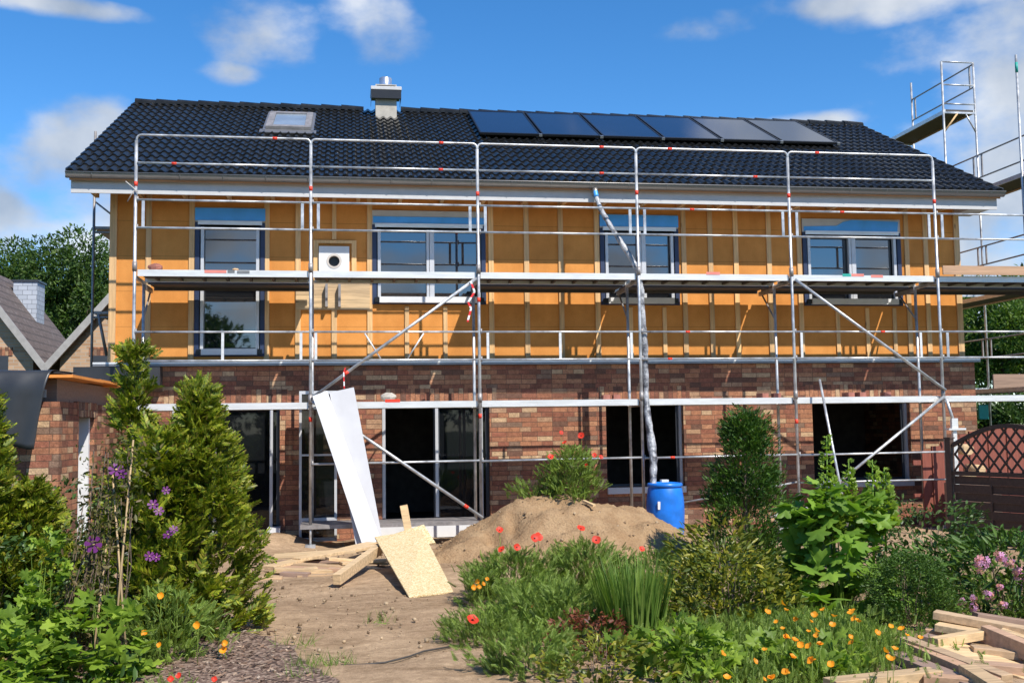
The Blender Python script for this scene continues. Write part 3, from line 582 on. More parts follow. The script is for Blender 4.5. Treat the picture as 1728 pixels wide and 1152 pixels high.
for k in range(nr):
    x0 = RX0+.01+k*L; x1 = x0+L+.05
    if 3.55 < x0+L/2 < 4.25:
        if mb.v: mb.build('ridge_cap', 'tile', roof); mb = MB()
        continue
    vs = []; fs = []; n = 9
    for (x, rr) in ((x0, .135), (x1, .115)):
        for i in range(n): a = math.pi*(-.08+1.16*i/(n-1)); vs.append((x, 5.9-math.cos(a)*rr, roofz(5.9)+.0+math.sin(a)*rr*.75+(.012 if x == x0 else 0)))
    for i in range(n-1): fs.append((i, i+1, n+i+1, n+i))
    fs.append(tuple(range(n))[::-1]); fs.append(tuple(range(n, 2*n))); mb.add(vs, fs, False)
mb.build('ridge_cap', 'tile', roof)
for (x, dx) in ((RX0, -1), (RX1, 1)):   # verge tiles
    mb = MB()
    for r in range(17):
        y0 = .78+r*5.12/17-.02; y1 = .78+(r+1)*5.12/17; xx = sorted((x, x+dx*.03)); mb.add([(xx[0], y0, roofz(y0)-.09), (xx[1], y0, roofz(y0)-.09), (xx[1], y0, roofz(y0)+.06), (xx[0], y0, roofz(y0)+.06), (xx[0], y1, roofz(y1)-.09), (xx[1], y1, roofz(y1)-.09), (xx[1], y1, roofz(y1)+.035), (xx[0], y1, roofz(y1)+.035)], [(0, 1, 2, 3), (7, 6, 5, 4), (0, 4, 5, 1), (3, 2, 6, 7), (0, 3, 7, 4), (1, 5, 6, 2)])
    mb.build('verge_tiles', 'tile', roof)
# skylight
c_ = 0
def onroof(x, y, h=0): return Vector((x, y-math.sin(rl)*h, roofz(y)+math.cos(rl)*h))
def roofbox(mb, x0, x1, y0, y1, h0, h1):
    vs = [onroof(x, y, h) for h in (h0, h1) for x, y in ((x0, y0), (x1, y0), (x1, y1), (x0, y1))]; return mb.add(vs, [(0, 3, 2, 1), (4, 5, 6, 7), (0, 1, 5, 4), (1, 2, 6, 5), (2, 3, 7, 6), (3, 0, 4, 7)])
sk = bpy.data.objects.new('skylight', None); COL.objects.link(sk); sk.parent = roof; sk.location = onroof(2.02, 4.4)-wloc(roof)
mb = MB(); roofbox(mb, 1.60, 1.72, 3.75, 5.05, .02, .12); roofbox(mb, 2.32, 2.44, 3.75, 5.05, .02, .12); roofbox(mb, 1.722, 2.318, 3.75, 3.88, .02, .12); roofbox(mb, 1.722, 2.318, 4.92, 5.05, .02, .12); mb.build('frame', 'steel_old', sk)
mb = MB(); roofbox(mb, 1.55, 1.598, 3.65, 5.15, .02, .07); roofbox(mb, 2.442, 2.49, 3.65, 5.15, .02, .07); roofbox(mb, 1.55, 2.49, 5.06, 5.3, .021, .06); roofbox(mb, 1.5, 2.54, 3.5, 3.74, .045, .06); mb.build('apron_flashing', 'flash', sk)
mb = MB(); roofbox(mb, 1.723, 2.317, 3.882, 4.918, .085, .095); mb.build('pane', 'skypane', sk)
# chimney
ch = bpy.data.objects.new('chimney', None); COL.objects.link(ch); ch.parent = roof; ch.location = Vector((3.9, 5.4, 7.9))-wloc(roof)
MB().box(3.69, 4.12, 5.2, 5.62, 7.75, 8.62).build('shaft', 'conc', ch); MB().box(3.615, 4.195, 5.12, 5.70, 8.42, 8.44).box(3.60, 4.21, 5.10, 5.105, 8.30, 8.47).box(3.60, 3.605, 5.106, 5.72, 8.30, 8.47).box(4.205, 4.21, 5.106, 5.72, 8.30, 8.47).build('skirt', 'black', ch)
MB().box(3.59, 4.22, 5.09, 5.73, 8.475, 8.55).box(3.70, 4.11, 5.2, 5.62, 8.552, 8.61).build('cap_slab', 'fascia', ch, .01)
MB().lathe((3.9, 5.4, 8.6), [(.13, 0), (.13, .20), (.115, .215), (.10, .215), (.10, .05), (.0, .05)], 28).build('flue', 'chrome', ch)
# eaves
MB().box(RX0+.03, RX1-.05, .87, .90, 5.31, 5.56).build('fascia_board', 'fascia', H)
MB().box(RX0+.05, RX1-.1, .902, 1.598, 5.47, 5.50).build('soffit', 'soffit', H)
MB().box(RX1-.45, RX1-.06, .904, 1.7, 5.35, 5.465).build('eaves_box', 'fascia', H)
for k in range(22):
    x = -.9+k*.7
    if x < 14.3: MB().box(x-.03, x+.03, .904, 1.57, 5.38, 5.468).build('rafter_tail', 'batten', H)
g = MB(); n = 12; vs = []; fs = []; gx0, gx1 = RX0-.02, RX1+.03
for x in (gx0, gx1):
    for r_ in (.075, .071):
        for i in range(n): a = math.pi*(1+i/(n-1)); vs.append((x, .785+math.cos(a)*r_, 5.60+math.sin(a)*r_*1.05))
for i in range(n-1): fs += [(i, i+1, 2*n+i+1, 2*n+i), (n+i, 3*n+i, 3*n+i+1, n+i+1)]
fs += [tuple(range(n)), tuple(range(2*n, 3*n))[::-1]]
g.add(vs, fs, True); g.tube([(gx0, .705, 5.603), (gx1, .705, 5.603)], .011, 8)
for x in np.arange(-.8, 14.5, .66):
    pts = [(x, .785+math.cos(a)*.079, 5.60+math.sin(a)*.083) for a in np.linspace(math.pi, 2*math.pi, 8)]; g.tube(pts, .006, 5)
g.build('gutter', 'zinc', H)
g = MB(); ox = at(1004, 325, .785)[0]; g.tube([(ox, .785, 5.53), (ox, .785, 5.40)], .05, 14); g.build('gutter_outlet', 'zinc', H)

# ---- solar panels ----
tops = [5.62, 6.84, 8.05, 9.29, 10.50, 11.74, 12.95]
names = ['leftmost deep blue solar panel of the roof row, nearest the chimney', 'second solar panel from the chimney side, still deep blue', 'third solar panel from the left in the roof row', 'fourth solar panel from the left in the roof row, grey with sky glare', 'fifth solar panel from the left, second from the right end of the row', 'rightmost pale grey solar panel at the far end of the roof row']
for k in range(6):
    x0, x1 = tops[k]+.01, tops[k+1]-.03; t = thing('solar_panel', names[k], 'solar panel', onroof((x0+x1)/2, 3.62, .1), 'solar panels on the roof')
    mb = MB(); roofbox(mb, x0+.03, x1-.03, 3.66, 5.56, .115, .135); mb.build('glass', 'solar', t)
    mb = MB(); roofbox(mb, x0, x0+.029, 3.6, 5.62, .10, .142); roofbox(mb, x1-.029, x1, 3.6, 5.62, .10, .142); roofbox(mb, x0+.03, x1-.03, 3.6, 3.659, .10, .142); roofbox(mb, x0+.03, x1-.03, 5.561, 5.62, .10, .142); mb.build('frame', 'black', t)
    mb = MB(); roofbox(mb, x0+.0, x1-.0, 3.75, 3.80, .06, .098); roofbox(mb, x0, x1, 5.3, 5.35, .06, .098); mb.build('mounting_rail', 'black', t)
    mb = MB(); roofbox(mb, x1-.03, x1+.03, 3.56, 3.598, .10, .15); mb.build('clamp', 'chrome', t)

# =============== FRONT SCAFFOLD ===============
SC = thing('scaffold', 'long galvanised tube scaffold with three lifts of decks in front of the house', 'scaffolding', (6.4, .3, -.15))
PB = 2.57; PXs = [i*PB for i in range(7)]
bands = {0: [5.27, 2.35], 1: [5.25, 1.73], 2: [5.22, 3.55, 1.75], 3: [5.29], 4: [5.29, 1.6], 5: [5.24], 6: []}
for i, x in enumerate(PXs):
    top = 5.93
    p = MB().tube([(x, 0, .12), (x, 0, top)], .0242, 12).build('standard', 'steel', SC)
    for z in (2.03, 4.03): MB().tube([(x, 0, z-.07), (x, 0, z+.07)], .035, 12).build('coupling', 'steel_old', p)
    for z in (1.06, 3.05, 2.62, 5.03, 4.61): MB().tube([(x+.03, -.012, z-.03), (x+.03, -.012, z+.05)], .016, 8).build('rail_pin', 'steel_old', p)
    for z in bands[i]: MB().tube([(x, 0, z-.035), (x, 0, z+.035)], .0262, 12).build('red_band', 'red', p)
    MB().tube([(x, 0, -.13), (x, 0, .2)], .018, 8).tube([(x, 0, .11), (x, 0, .15)], .04, 8).box(x-.075, x+.075, -.075, .075, -.19, -.13).build('base_jack', 'steel', p)
    q = MB().tube([(x, .73, .12), (x, .73, 3.9)], .0242, 12).build('standard', 'steel', SC)
    MB().tube([(x, .73, -.13), (x, .73, .2)], .018, 8).box(x-.075, x+.075, .655, .805, -.19, -.13).build('base_jack', 'steel', q)
    for z in (1.9, 3.88): MB().box(x-.02, x+.02, .02, .71, z-.03, z+.02).build('transom', 'steel', SC)
    if i not in (1, 2):   # console bracket towards the wall
        MB().box(x-.02, x+.02, .75, 1.38, 3.80, 3.87).tube([(x, .76, 3.35), (x, 1.25, 3.79)], .015, 8).build('console_bracket', 'steel_old', SC)
def railp(pts, r=.0165, band=(), name='guardrail', mat='steel'):
    o = MB().tube(pts, r, 10).build(name, mat, SC)
    for f in band:
        a = Vector(pts[0]).lerp(Vector(pts[-1]), f) if len(pts) == 2 else f
        if len(pts) == 2: d = (Vector(pts[1])-Vector(pts[0])).normalized()*.035; MB().tube([a-d, a+d], r+.003, 10).build('red_band', 'red', o)
    return o
rb = {0: ([.79], [.21]), 1: ([.78], [.78]), 2: ([.78], [.78]), 3: ([.22], [.78]), 4: ([.2], [])}
for i in range(5):
    x0, x1 = PXs[i], PXs[i+1]; y = -.0
    # top frame with rounded corners
    r = .07; zt = 6.02; a0, a1 = x0+.004, x1-.004
    pts = [(a0, y, 5.90)]+[(a0+r-r*math.cos(t), y, zt-r+r*math.sin(t)) for t in np.linspace(0, math.pi/2, 5)]+[(a1-r+r*math.sin(t), y, zt-r+r*math.cos(t)) for t in np.linspace(0, math.pi/2, 5)]+[(a1, y, 5.90)]
    o = MB().tube(pts, .0175, 10).build('guardrail', 'steel', SC)
    for f in rb[i][0]: MB().tube([(x0+PB*f-.035, 0, zt), (x0+PB*f+.035, 0, zt)], .021, 10).build('red_band', 'red', o)
    railp([(x0+.02, -.02, 5.59), (x1-.02, -.02, 5.59)], .0165, rb[i][1])
    for z in (5.03, 4.61): railp([(x0+.02, -.02, z), (x1-.02, -.02, z)], .0165, [.35] if (z > 5 and i in (3, 4)) else [])
    for x in (x0+.115, x1-.125): MB().box(x-.022, x+.022, -.028, -.012, 4.62, 5.02).build('rail_strut', 'steel', SC)
for i in range(5, 6):
    x0, x1 = PXs[i], PXs[i+1]
    for z in (5.03, 4.61, 3.05, 2.62): railp([(x0+.02, -.02, z), (x1-.02, -.02, z)])
    MB().box(x0+.09, x0+.135, -.028, -.012, 4.62, 5.02).build('rail_strut', 'steel', SC); MB().box(x0+.09, x0+.135, -.028, -.012, 2.63, 3.04).build('rail_strut', 'steel', SC)
for i in range(5):
    x0, x1 = PXs[i], PXs[i+1]
    for z in (3.05, 2.62): railp([(x0+.02, -.02, z), (x1-.02, -.02, z)], .015, {(3, 3.05): [.3, ], (3, 2.62): [.18], (4, 3.05): [.6]}.get((i, z), []))
    if i >= 1: railp([(x0+.02, -.02, 1.06), (x1-.02, -.02, 1.07)], .0165, [.18] if i == 3 else [])
for u in (376, 508, 533, 823, 945, 1065, 1352, 1553): x = at(u, 580, 0)[0]; MB().box(x-.02, x+.02, -.028, -.012, 2.63, 3.04).build('rail_strut', 'alu', SC)
for (a, b) in ((3.38, 3.62), (4.28, 4.03)): MB().tube([(a, -.02, 3.03), (b, -.02, 2.64)], .012, 8).build('rail_strut', 'alu', SC)
railp([(10.3, -.02, .62), (12.83, -.02, .62)], .015)
p0, p1 = at(1150, 848, .3), at(1345, 813, .1); railp([tuple(p0), tuple(p1)], .015)
# braces
def brace(p, q, band=()): railp([p, q], .024, band, 'brace')
brace((2.60, -.05, 2.06), (5.10, -.05, 3.88), [.2]); brace((2.60, -.05, 2.0), (5.16, -.05, .2), [.9]); brace((10.32, -.05, 3.9), (12.87, -.05, 2.08)); brace((12.84, -.05, 1.98), (10.3, -.05, .15)); brace((12.87, -.05, 1.95), (13.02, -.05, 1.45))
# decks
for i in range(6):
    x0, x1 = PXs[i]+.035, PXs[i+1]-.035
    for z in ((2.0, 4.0)):
        if i == 0 and z == 2.0: x0_ = .05
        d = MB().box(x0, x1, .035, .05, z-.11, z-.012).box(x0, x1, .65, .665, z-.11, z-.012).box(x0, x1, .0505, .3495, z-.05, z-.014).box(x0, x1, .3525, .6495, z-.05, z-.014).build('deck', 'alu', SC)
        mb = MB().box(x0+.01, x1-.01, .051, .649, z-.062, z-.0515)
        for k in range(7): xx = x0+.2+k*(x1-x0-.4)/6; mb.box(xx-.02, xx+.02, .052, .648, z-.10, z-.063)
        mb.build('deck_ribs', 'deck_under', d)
    if i != 1:
        d = MB().box(x0, x1, .87, .885, 3.875, 3.93).box(x0, x1, 1.385, 1.40, 3.845, 3.93).build('inner_deck', 'deck_under', SC); MB().box(x0, x1, .864, .8695, 3.912, 3.934).build('edge_strip', 'alu', d); MB().box(x0, x1, .8855, 1.3845, 3.895, 3.925).build('deck_boards', 'deck_under', d)  # inner deck edge coloured dark for shade, bright strip along it
# stickers on deck edges
for (u0, u1, v, mat, zz) in ((345, 382, 458, 'text_red', 4), (384, 396, 458, 'text_grey', 4), (400, 421, 459, 'text_grey', 4), (1192, 1215, 461, 'text_red', 4), (1422, 1436, 464, 'bluemark', 4), (1437, 1458, 464, 'text_red', 4), (1470, 1490, 466, 'text_red', 4), (650, 675, 676, 'red', 2)):
    a = at(u0, v, .03); b = at(u1, v, .03); MB().box(a[0], b[0], .031, .0345, a[2]-.022, a[2]+.022).build('sticker', mat, SC)
# low plank across the pole foot
MB().box(2.42, 5.1, -.04, 0.7, .10, .16).build('low_deck', 'steel_old', SC)

# loose things on the decks
def chunk(name, label, cat, c, s, mat, group=None, seed=0):
    r = np.random.default_rng(seed); mb = MB(); n = 9; prof = []
    vs = []; fs = []
    for j in range(5):
        t = j/4; rr = math.sin(math.pi*(.12+.76*t))
        for k in range(n): a = 2*math.pi*k/n; q = 1+r.uniform(-.2, .2); vs.append((c[0]+math.cos(a)*s[0]*rr*q, c[1]+math.sin(a)*s[1]*rr*q, c[2]+t*s[2]*(1+r.uniform(-.1, .1))))
    for j in range(4):
        for k in range(n): fs.append((j*n+k, j*n+(k+1) % n, (j+1)*n+(k+1) % n, (j+1)*n+k))
    fs += [tuple(range(n))[::-1], tuple(range(4*n, 5*n))]; mb.add(vs, fs); return tag(mb.build(name, mat), label, cat, group)
c = at(263, 446, .3); chunk('rubble_lump', 'reddish brown rubble lump lying at the left end of the upper scaffold deck', 'rubble', (c[0], .3, 4.0), (.12, .10, .12), 'stone', seed=1)
c = at(440, 452, .4); tag(MB().box(c[0]-1.1, c[0]+.25, .3, .45, 4.0, 4.028).build('plank', 'plank_red', None, .002), 'thin reddish plank lying on the upper scaffold deck in front of the tall window', 'plank')
c = at(397, 448, .3); chunk('wood_offcut', 'small pale offcut on the thin reddish plank on the upper deck', 'offcut', (c[0], .36, 4.03), (.05, .04, .035), 'pine_x', seed=3)
c = at(655, 670, .3); chunk('mortar_lump', 'grey lump of mortar rubble on the lower deck above the patio door', 'rubble', (c[0], .3, 2.0), (.13, .12, .13), 'conc', seed=4)
BR = [(1022, 'leftmost brick standing on the lower deck, just left of the thin poled window'), (1040, 'second brick on the lower deck left of the open window'), (1287, 'brick on the lower deck beside the fifth scaffold pole, left of it'), (1310, 'brick with dark side on the lower deck close before the fifth scaffold pole'), (1432, 'first of the bricks on the lower deck above the right opening'), (1452, 'second of the bricks on the lower deck above the right opening'), (1495, 'brick set apart on the lower deck at the right end of the right opening')]
for k, (u, l) in enumerate(BR):
    c = at(u, 655, .45); o = MB().box(c[0]-.055, c[0]+.055, .35, .59, 2.0-.012+.002, 2.07).build('brick', 'stone', None, .004); tag(o, l, 'brick', 'bricks on the lower deck'); o.rotation_euler.z = random.uniform(-.2, .2)
# white/red toe boards to the right
o = MB().box(12.92, 15.4, -.06, -.032, 4.0, 4.15).build('toe_board', 'plank_red', SC)
# warning tape
def tape(name, label, pts, w=.018):
    mb = MB()
    for i in range(len(pts)-1): mb.beam(pts[i], pts[i+1], w, .003, up=(0, 1, 0))
    o = mb.build(name, 'tape'); return tag(o, label, 'barrier tape')
def tapem():
    t = NT('red_white_tape'); sp = t.N('ShaderNodeSeparateXYZ'); t.L(t.v, sp.inputs[0]); fr = t.N('ShaderNodeMath'); fr.operation = 'PINGPONG'; fr.inputs[1].default_value = .07; t.L(sp.outputs[2], fr.inputs[0])
    t.set(Base_Color=t.ramp(fr.outputs[0], [(0, (.75, .03, .03)), (.035, (.8, .8, .8))], 'CONSTANT'), Roughness=.4); return t.m
M['tape'] = tapem()
q = [at(u, v, -.09) for u, v in ((794, 474), (801, 492), (790, 510), (795, 520), (789, 543))]; tape('barrier_tape', 'red and white tape tied to the top of the brace beside the third scaffold pole', q, .03)
q = [at(u, v, -.09) for u, v in ((583, 620), (580, 628), (581, 655))]; tape('barrier_tape', 'short red and white tape hanging from the brace above the white panels', q, .018)
q = [at(u, v, -.05) for u, v in ((212, 306), (226, 318), (232, 324), (226, 322), (215, 340))]; mb = MB(); mb.tube(q, .008, 6); tag(mb.build('rope', 'box'), 'bit of pale rope knotted round the left end pole under the gutter', 'rope')
# lone leaning tube on the right
a, b = at(1383, 640, -.12), at(1392, 735, -.3); o = MB().tube([tuple(a), (b[0]+.12, -.8, -.2)], .02, 10).build('loose_tube', 'steel'); tag(o, 'single loose scaffold tube leaning in front of the right opening', 'tube')
# stack of alu planks lying right
for k, (p, q, l) in enumerate((((1308, 872), (1388, 853), 'uppermost long aluminium plank lying on the ground behind the hollyhock'), ((1316, 880), (1400, 858), 'middle aluminium plank lying crosswise behind the hollyhock'), ((1320, 900), (1375, 898), 'lowest white plank on the ground between yew and hollyhock'))):
    a = at(*p, -.45-.1*k); b = at(*q, -.2-.1*k); o = MB().beam(a, b, .28, .045).build('aluminium_plank', 'alu', None, .004); tag(o, l, 'plank', 'aluminium planks on the ground')

# =============== GABLE SCAFFOLDS ===============
G = thing('gable_scaffold', 'steel scaffold rising above the right gable with high open platforms', 'scaffolding', (16.3, 4.6, -.2))
def gtube(pts, r=.024, name='standard', mat='steel', par=None): return MB().tube(pts, r, 10).build(name, mat, par or G)
xi, xo = 15.9, 16.65
Ys = [-.54, 2.03, 4.6, 7.17, 9.74]
for j, y in enumerate(Ys):
    top_i = {0: 5.3, 1: 8.6, 2: 9.36, 3: 8.3, 4: 6.5}[j]; top_o = {0: 5.3, 1: 8.6, 2: 9.36, 3: 9.75, 4: 6.5}[j]
    o = gtube([(xi, y, -.2), (xi, y, top_i)]); gtube([(xo, y, -.2), (xo, y, top_o)])
    if j == 1: MB().tube([(xi, y, 8.25), (xi, y, 8.45)], .027, 10).build('mark_band', 'bluemark', o)
    for z in (2.3, 4.3, 6.3)+((8.3,) if j in (2, 3) else ()): MB().box(xi, xo, y-.02, y+.02, z-.09, z-.05).build('transom', 'steel', G)
for z in (9.36, 8.85): gtube([(xi, 4.6, z), (xo, 4.6, z)], .018, 'end_guardrail')
gtube([(xi+.02, 4.58, 8.42), (xo-.02, 4.58, 8.42)], .018, 'end_guardrail')
for (y0, y1, zs) in ((4.6, 7.17, (9.33, 8.82)), (2.03, 4.6, (7.3, 6.8)), (4.6, 7.17, (7.3, 6.8)), (-.54, 2.03, (7.3, 6.8)), (-.54, 2.03, (5.3, 4.9)), (2.03, 4.6, (5.3, 4.9)), (4.6, 7.17, (5.3, 4.9)), (2.03, 4.6, (3.3, 2.9)), (4.6, 7.17, (3.3, 2.9))):
    for z in zs: gtube([(xo, y0, z), (xo, y1, z)], .017, 'guardrail', 'steel_old')
    for y in (y0+.15, y1-.15): MB().box(xo-.012, xo+.012, y-.02, y+.02, zs[1], zs[0]).build('rail_strut', 'steel_old', G)
for (y0, y1, z) in ((4.6, 7.3, 8.3), (-.54, 2.0, 6.3), (2.03, 4.57, 6.3), (-.5, 2.0, 4.1), (2.03, 4.6, 4.1), (4.6, 7.17, 4.1), (2.03, 7, 2.2)):
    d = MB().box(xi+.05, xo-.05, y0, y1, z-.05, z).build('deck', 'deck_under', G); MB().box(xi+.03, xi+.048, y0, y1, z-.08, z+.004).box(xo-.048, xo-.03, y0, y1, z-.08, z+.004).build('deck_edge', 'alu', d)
gtube([(xi, 4.6, 7.8), (xi+.35, 4.6, 8.25)], .02, 'corner_brace', 'batten'); gtube([(xo, 4.6, 7.8), (xo-.25, 4.6, 8.25)], .018, 'corner_brace')
MB().box(15.0, 17.6, -.1, .62, 1.55, 1.72).build('cross_board', 'pine_dark', G)
MB().box(15.42, 18, .78, 1.4, 3.55, 3.62).build('side_deck', 'steel_old', G)
c = at(1704, 645, 8); MB().box(c[0]-.5, c[0]+.6, 7.9, 7.95, c[2]-.2, c[2]+.2).build('hanging_panel', 'pine_dark', G)
c = at(1658, 695, 3.2); MB().box(c[0]-.1, c[0]+.1, 3.15, 3.2, c[2]-.14, c[2]+.14).build('green_tag', 'bluemark', G)

G2 = thing('gable_scaffold', 'narrow steel scaffold tower showing behind the left end of the house', 'scaffolding', (-1.6, 5, -.2))
gx = at(160, 320, 5.0); gb = at(154, 600, 5.0)
xg = (gx[0]+gb[0])/2; zt_ = at(163, 222, 5.0)[2]
for (x, y, z1) in ((xg, 5.0, zt_), (xg+.0, 7.6, zt_-.5), (xg+.5, 7.6, 6)): gtube([(x, y, -.2), (x, y, z1)], .026, 'standard', 'steel_old', G2)
for v, nm in ((382, 'deck'), (525, 'deck')):
    z = at(170, v, 5)[2]; MB().box(xg+.02, xg+.55, 5.0, 7.6, z-.05, z).build(nm, 'steel_old', G2); MB().tube([(xg, 5.0, z-.12), (xg+.55, 5.0, z-.12)], .02, 8).build('transom', 'steel_old', G2)
z = at(165, 318, 5)[2]; gtube([(xg, 5, z), (xg+.5, 5, z)], .02, 'transom', 'steel', G2); gtube([(xg, 5, z-.25), (xg+.5, 5, z-.65)], .018, 'brace', 'steel_old', G2); gtube([(xg+.33, 5, z), (xg+.5, 5, z-.6)], .018, 'brace', 'steel_old', G2)
a = at(166, 530, 5); b = at(180, 600, 5); gtube([tuple(a), tuple(b)], .03, 'brace', 'steel_old', G2)
gtube([(xg-.02, 5, zt_-.35), (xg+.16, 5, zt_-.35)], .02, 'transom', 'steel_old', G2)

# =============== downpipe hose, drum ===============
hp = [((1004, 322), .78, .05), ((1007, 335), .74, .052), ((1013, 352), .65, .055), ((1028, 378), .45, .055), ((1046, 406), .28, .058), ((1062, 430), .20, .06), ((1076, 455), .12, .065), ((1081, 490), .10, .075), ((1083, 530), .09, .07), ((1087, 580), .07, .085), ((1089, 630), .06, .07), ((1090, 665), .02, .055), ((1093, 700), -.05, .065), ((1099, 745), -.12, .085), ((1103, 775), -.2, .085), ((1102, 815), -.3, .08), ((1103, 850), -.35, .07)]
mb = MB(); P = [Vector(at(*uv, y)) for uv, y, r in hp]; Q = []; Rr = []
for i in range(len(P)-1):
    for k in range(5): f = k/5; Q.append(P[i].lerp(P[i+1], f)); Rr.append((hp[i][2]*(1-f)+hp[i+1][2]*f)*.76*random.uniform(.84, 1.12))
mb.tube(Q, Rr, 10)
def hosem():
    t = NT('crumpled_film'); n = t.noise(9, 5, .6, stretch=(1, 1, .8)); t.set(Base_Color=t.ramp(n, [(.38, (.07, .07, .08)), (.5, (.30, .31, .33)), (.7, (.55, .56, .58))]), Roughness=.3); t.bump(t.noise(26, 5), .8, .02); return t.m
M['hosefilm'] = hosem()
hose = mb.build('film_hose', 'hosefilm' if 'hosefilm' in M else 'greyfilm'); tag(hose, 'crumpled grey plastic film hose running from the gutter down to the blue drum', 'hose')
MB().tube(Q[0:5], [.044]*5, 10).build('blue_collar', 'blue', hose)
for ch_ in hose.children:
    for v in ch_.data.vertices: pass
# the collar was shifted by wloc(parent) already
dc = np.array([7.95, -.35, -.2])
D_ = thing('barrel', 'blue plastic barrel behind the sand heap catching the film hose', 'barrel', dc)
MB().lathe(tuple(dc), [(0, 0), (.25, 0), (.262, .03), (.285, .25), (.292, .45), (.285, .65), (.262, .80), (.245, .83), (.245, .85)], 36).build('body', 'drum', D_)
MB().lathe(tuple(dc), [(.246, .825), (.268, .83), (.272, .86), (.262, .885), (.235, .89), (.225, .86), (0, .86)], 36).build('rim', 'drum', D_)
MB().box(dc[0]-.06, dc[0]+.05, dc[1]-.05, dc[1]+.05, .7, .735).build('bung', 'white', D_)
MB().box(dc[0]-.19, dc[0]-.15, dc[1]-.245, dc[1]-.235, .30, .42).build('sticker', 'white', D_)

# =============== mound ===============
def mound():
    cx, cy = 6.35, -1.75; n = 110; xs = np.linspace(cx-3.0, cx+2.6, n); ys = np.linspace(cy-2.3, cy+1.75, n); X, Y = np.meshgrid(xs, ys); r = np.random.default_rng(5)
    hr = np.interp(X, [3.6, 4.1, 4.45, 4.7, 5.1, 5.45, 5.75, 6.1, 6.5, 6.9, 7.25, 7.55, 7.85, 8.15, 8.5], [0, .05, .17, .36, .58, .80, .86, .82, .71, .68, .62, .48, .26, .08, 0])
    q = np.clip(np.where(Y < -1.4, (Y+1.4)/-1.65, (Y+1.4)/1.35)+.10*np.sin(X*2.7), 0, 1); Z = hr*np.cos(q*np.pi/2)**1.25
    ang = np.arctan2(Y-cy, X-cx); Z *= 1+.05*np.sin(X*7+Y*3)+.04*np.sin(Y*9-X*4)
    Z -= .22*np.exp(-(((X-5.05)/.12)**2+((Y+1.95)/.2)**2))+.18*np.exp(-(((X-5.36)/.09)**2+((Y+1.85)/.18)**2))+.08*np.exp(-(((X-5.9)/.2)**2+((Y+2.3)/.1)**2))
    nz = r.normal(size=(n//3+2, n//3+2)); nz = np.kron(nz, np.ones((3, 3)))[:n, :n]; nz2 = np.kron(r.normal(size=(n//8+2, n//8+2)), np.ones((8, 8)))[:n, :n]; k_ = np.ones(5)/5; nz2 = np.apply_along_axis(lambda q_: np.convolve(q_, k_, 'same'), 0, nz2); nz2 = np.apply_along_axis(lambda q_: np.convolve(q_, k_, 'same'), 1, nz2); Z += (nz*.013+nz2*.035+r.normal(size=X.shape)*.011)*(Z > .03)
    Z = Z-.25
    V = np.stack([X, Y, Z], -1).reshape(-1, 3).tolist(); F = [(j*n+i, j*n+i+1, (j+1)*n+i+1, (j+1)*n+i) for j in range(n-1) for i in range(n-1)]
    mb = MB(); mb.add(V, F, True); o = mb.build('sand_heap', 'sand', base=(cx, cy, -.2)); tag(o, 'heap of yellow brown sand in front of the scaffold between boards and barrel', 'sand heap'); return Z, xs, ys, o
MZ, mxs, mys, heap = mound()
def heapz(x, y):
    i = int(np.clip(np.searchsorted(mxs, x), 0, len(mxs)-1)); j = int(np.clip(np.searchsorted(mys, y), 0, len(mys)-1)); return max(-.2, float(MZ[j, i]))
# clods on soil and heap
TC = (np.array([(1, 0, 0), (-1, 0, 0), (0, 1, 0), (0, -1, 0), (0, 0, 1), (0, 0, -1)], float)*.5, np.array([(0, 2, 4), (2, 1, 4), (1, 3, 4), (3, 0, 4), (2, 0, 5), (1, 2, 5), (3, 1, 5), (0, 3, 5)]))
n = 2600; P = np.stack([rng.uniform(1.5, 8.5, n), rng.uniform(-9, .9, n), np.zeros(n)], 1); P[:, 2] = [max(-.19, heapz(x, y)) for x, y, _ in P]; P[:, 2] += .0
o = npmesh('soil_clods', [inst_arrays(TC, P, sph(n), sph(n), rng.random(n)**3*.05+.008)], 'clod', None, (0, 0, 0)); tag(o, 'scattered soil crumbs and pebbles on the bare ground', kind='stuff')
ob = MB().beam(at(985, 845, -1.9), at(1003, 853, -2.1), .05, .03).build('wood_offcut', 'pine_x'); tag(ob, 'short wood offcut lying on top of the sand heap below the poppy bush', 'offcut')

# mulch
tag(patch('mulch_bed', [(atz(215, 1140)[0]-.4, -9.9), (3.25, -9.9), (3.05, -8.6), (2.75, -7.4), (2.35, -6.6), (1.6, -6.3), (.6, -6.6), (-.2, -8)], -.172, 'mulch'), kind='structure')
n = 5200; P = np.stack([rng.uniform(.2, 3.1, n), rng.uniform(-9.8, -6.5, n), rng.uniform(-.175, -.15, n)], 1); P = P[P[:, 0] < 2.35+(-6.5-P[:, 1])*.25+rng.normal(size=len(P))*.12]
n = len(P); TCh = tri(([(-.5, -.15, 0), (.5, -.12, 0), (.45, .14, .02), (-.48, .15, .03)], [(0, 1, 2, 3)]))
o = npmesh('bark_mulch', [inst_arrays(TCh, P, norm(sph(n)*np.array([1, 1, .3])), norm(sph(n)*.35+np.array([0, 0, 1])), .02+.04*rng.random(n))], 'chips', None, (0, 0, 0)); tag(o, 'bark mulch chips on the bed at the lower left', kind='stuff')
n = 1500; P = np.stack([rng.uniform(4.4, 6.4, n), rng.uniform(-9.8, -7.6, n), rng.uniform(-.185, -.165, n)], 1)
o = npmesh('bark_mulch', [inst_arrays(TCh, P, norm(sph(n)*np.array([1, 1, .3])), norm(sph(n)*.35+np.array([0, 0, 1])), .02+.04*rng.random(n))], 'chips', None, (0, 0, 0)); tag(o, 'bark mulch chips under the plants at the lower middle', kind='stuff')

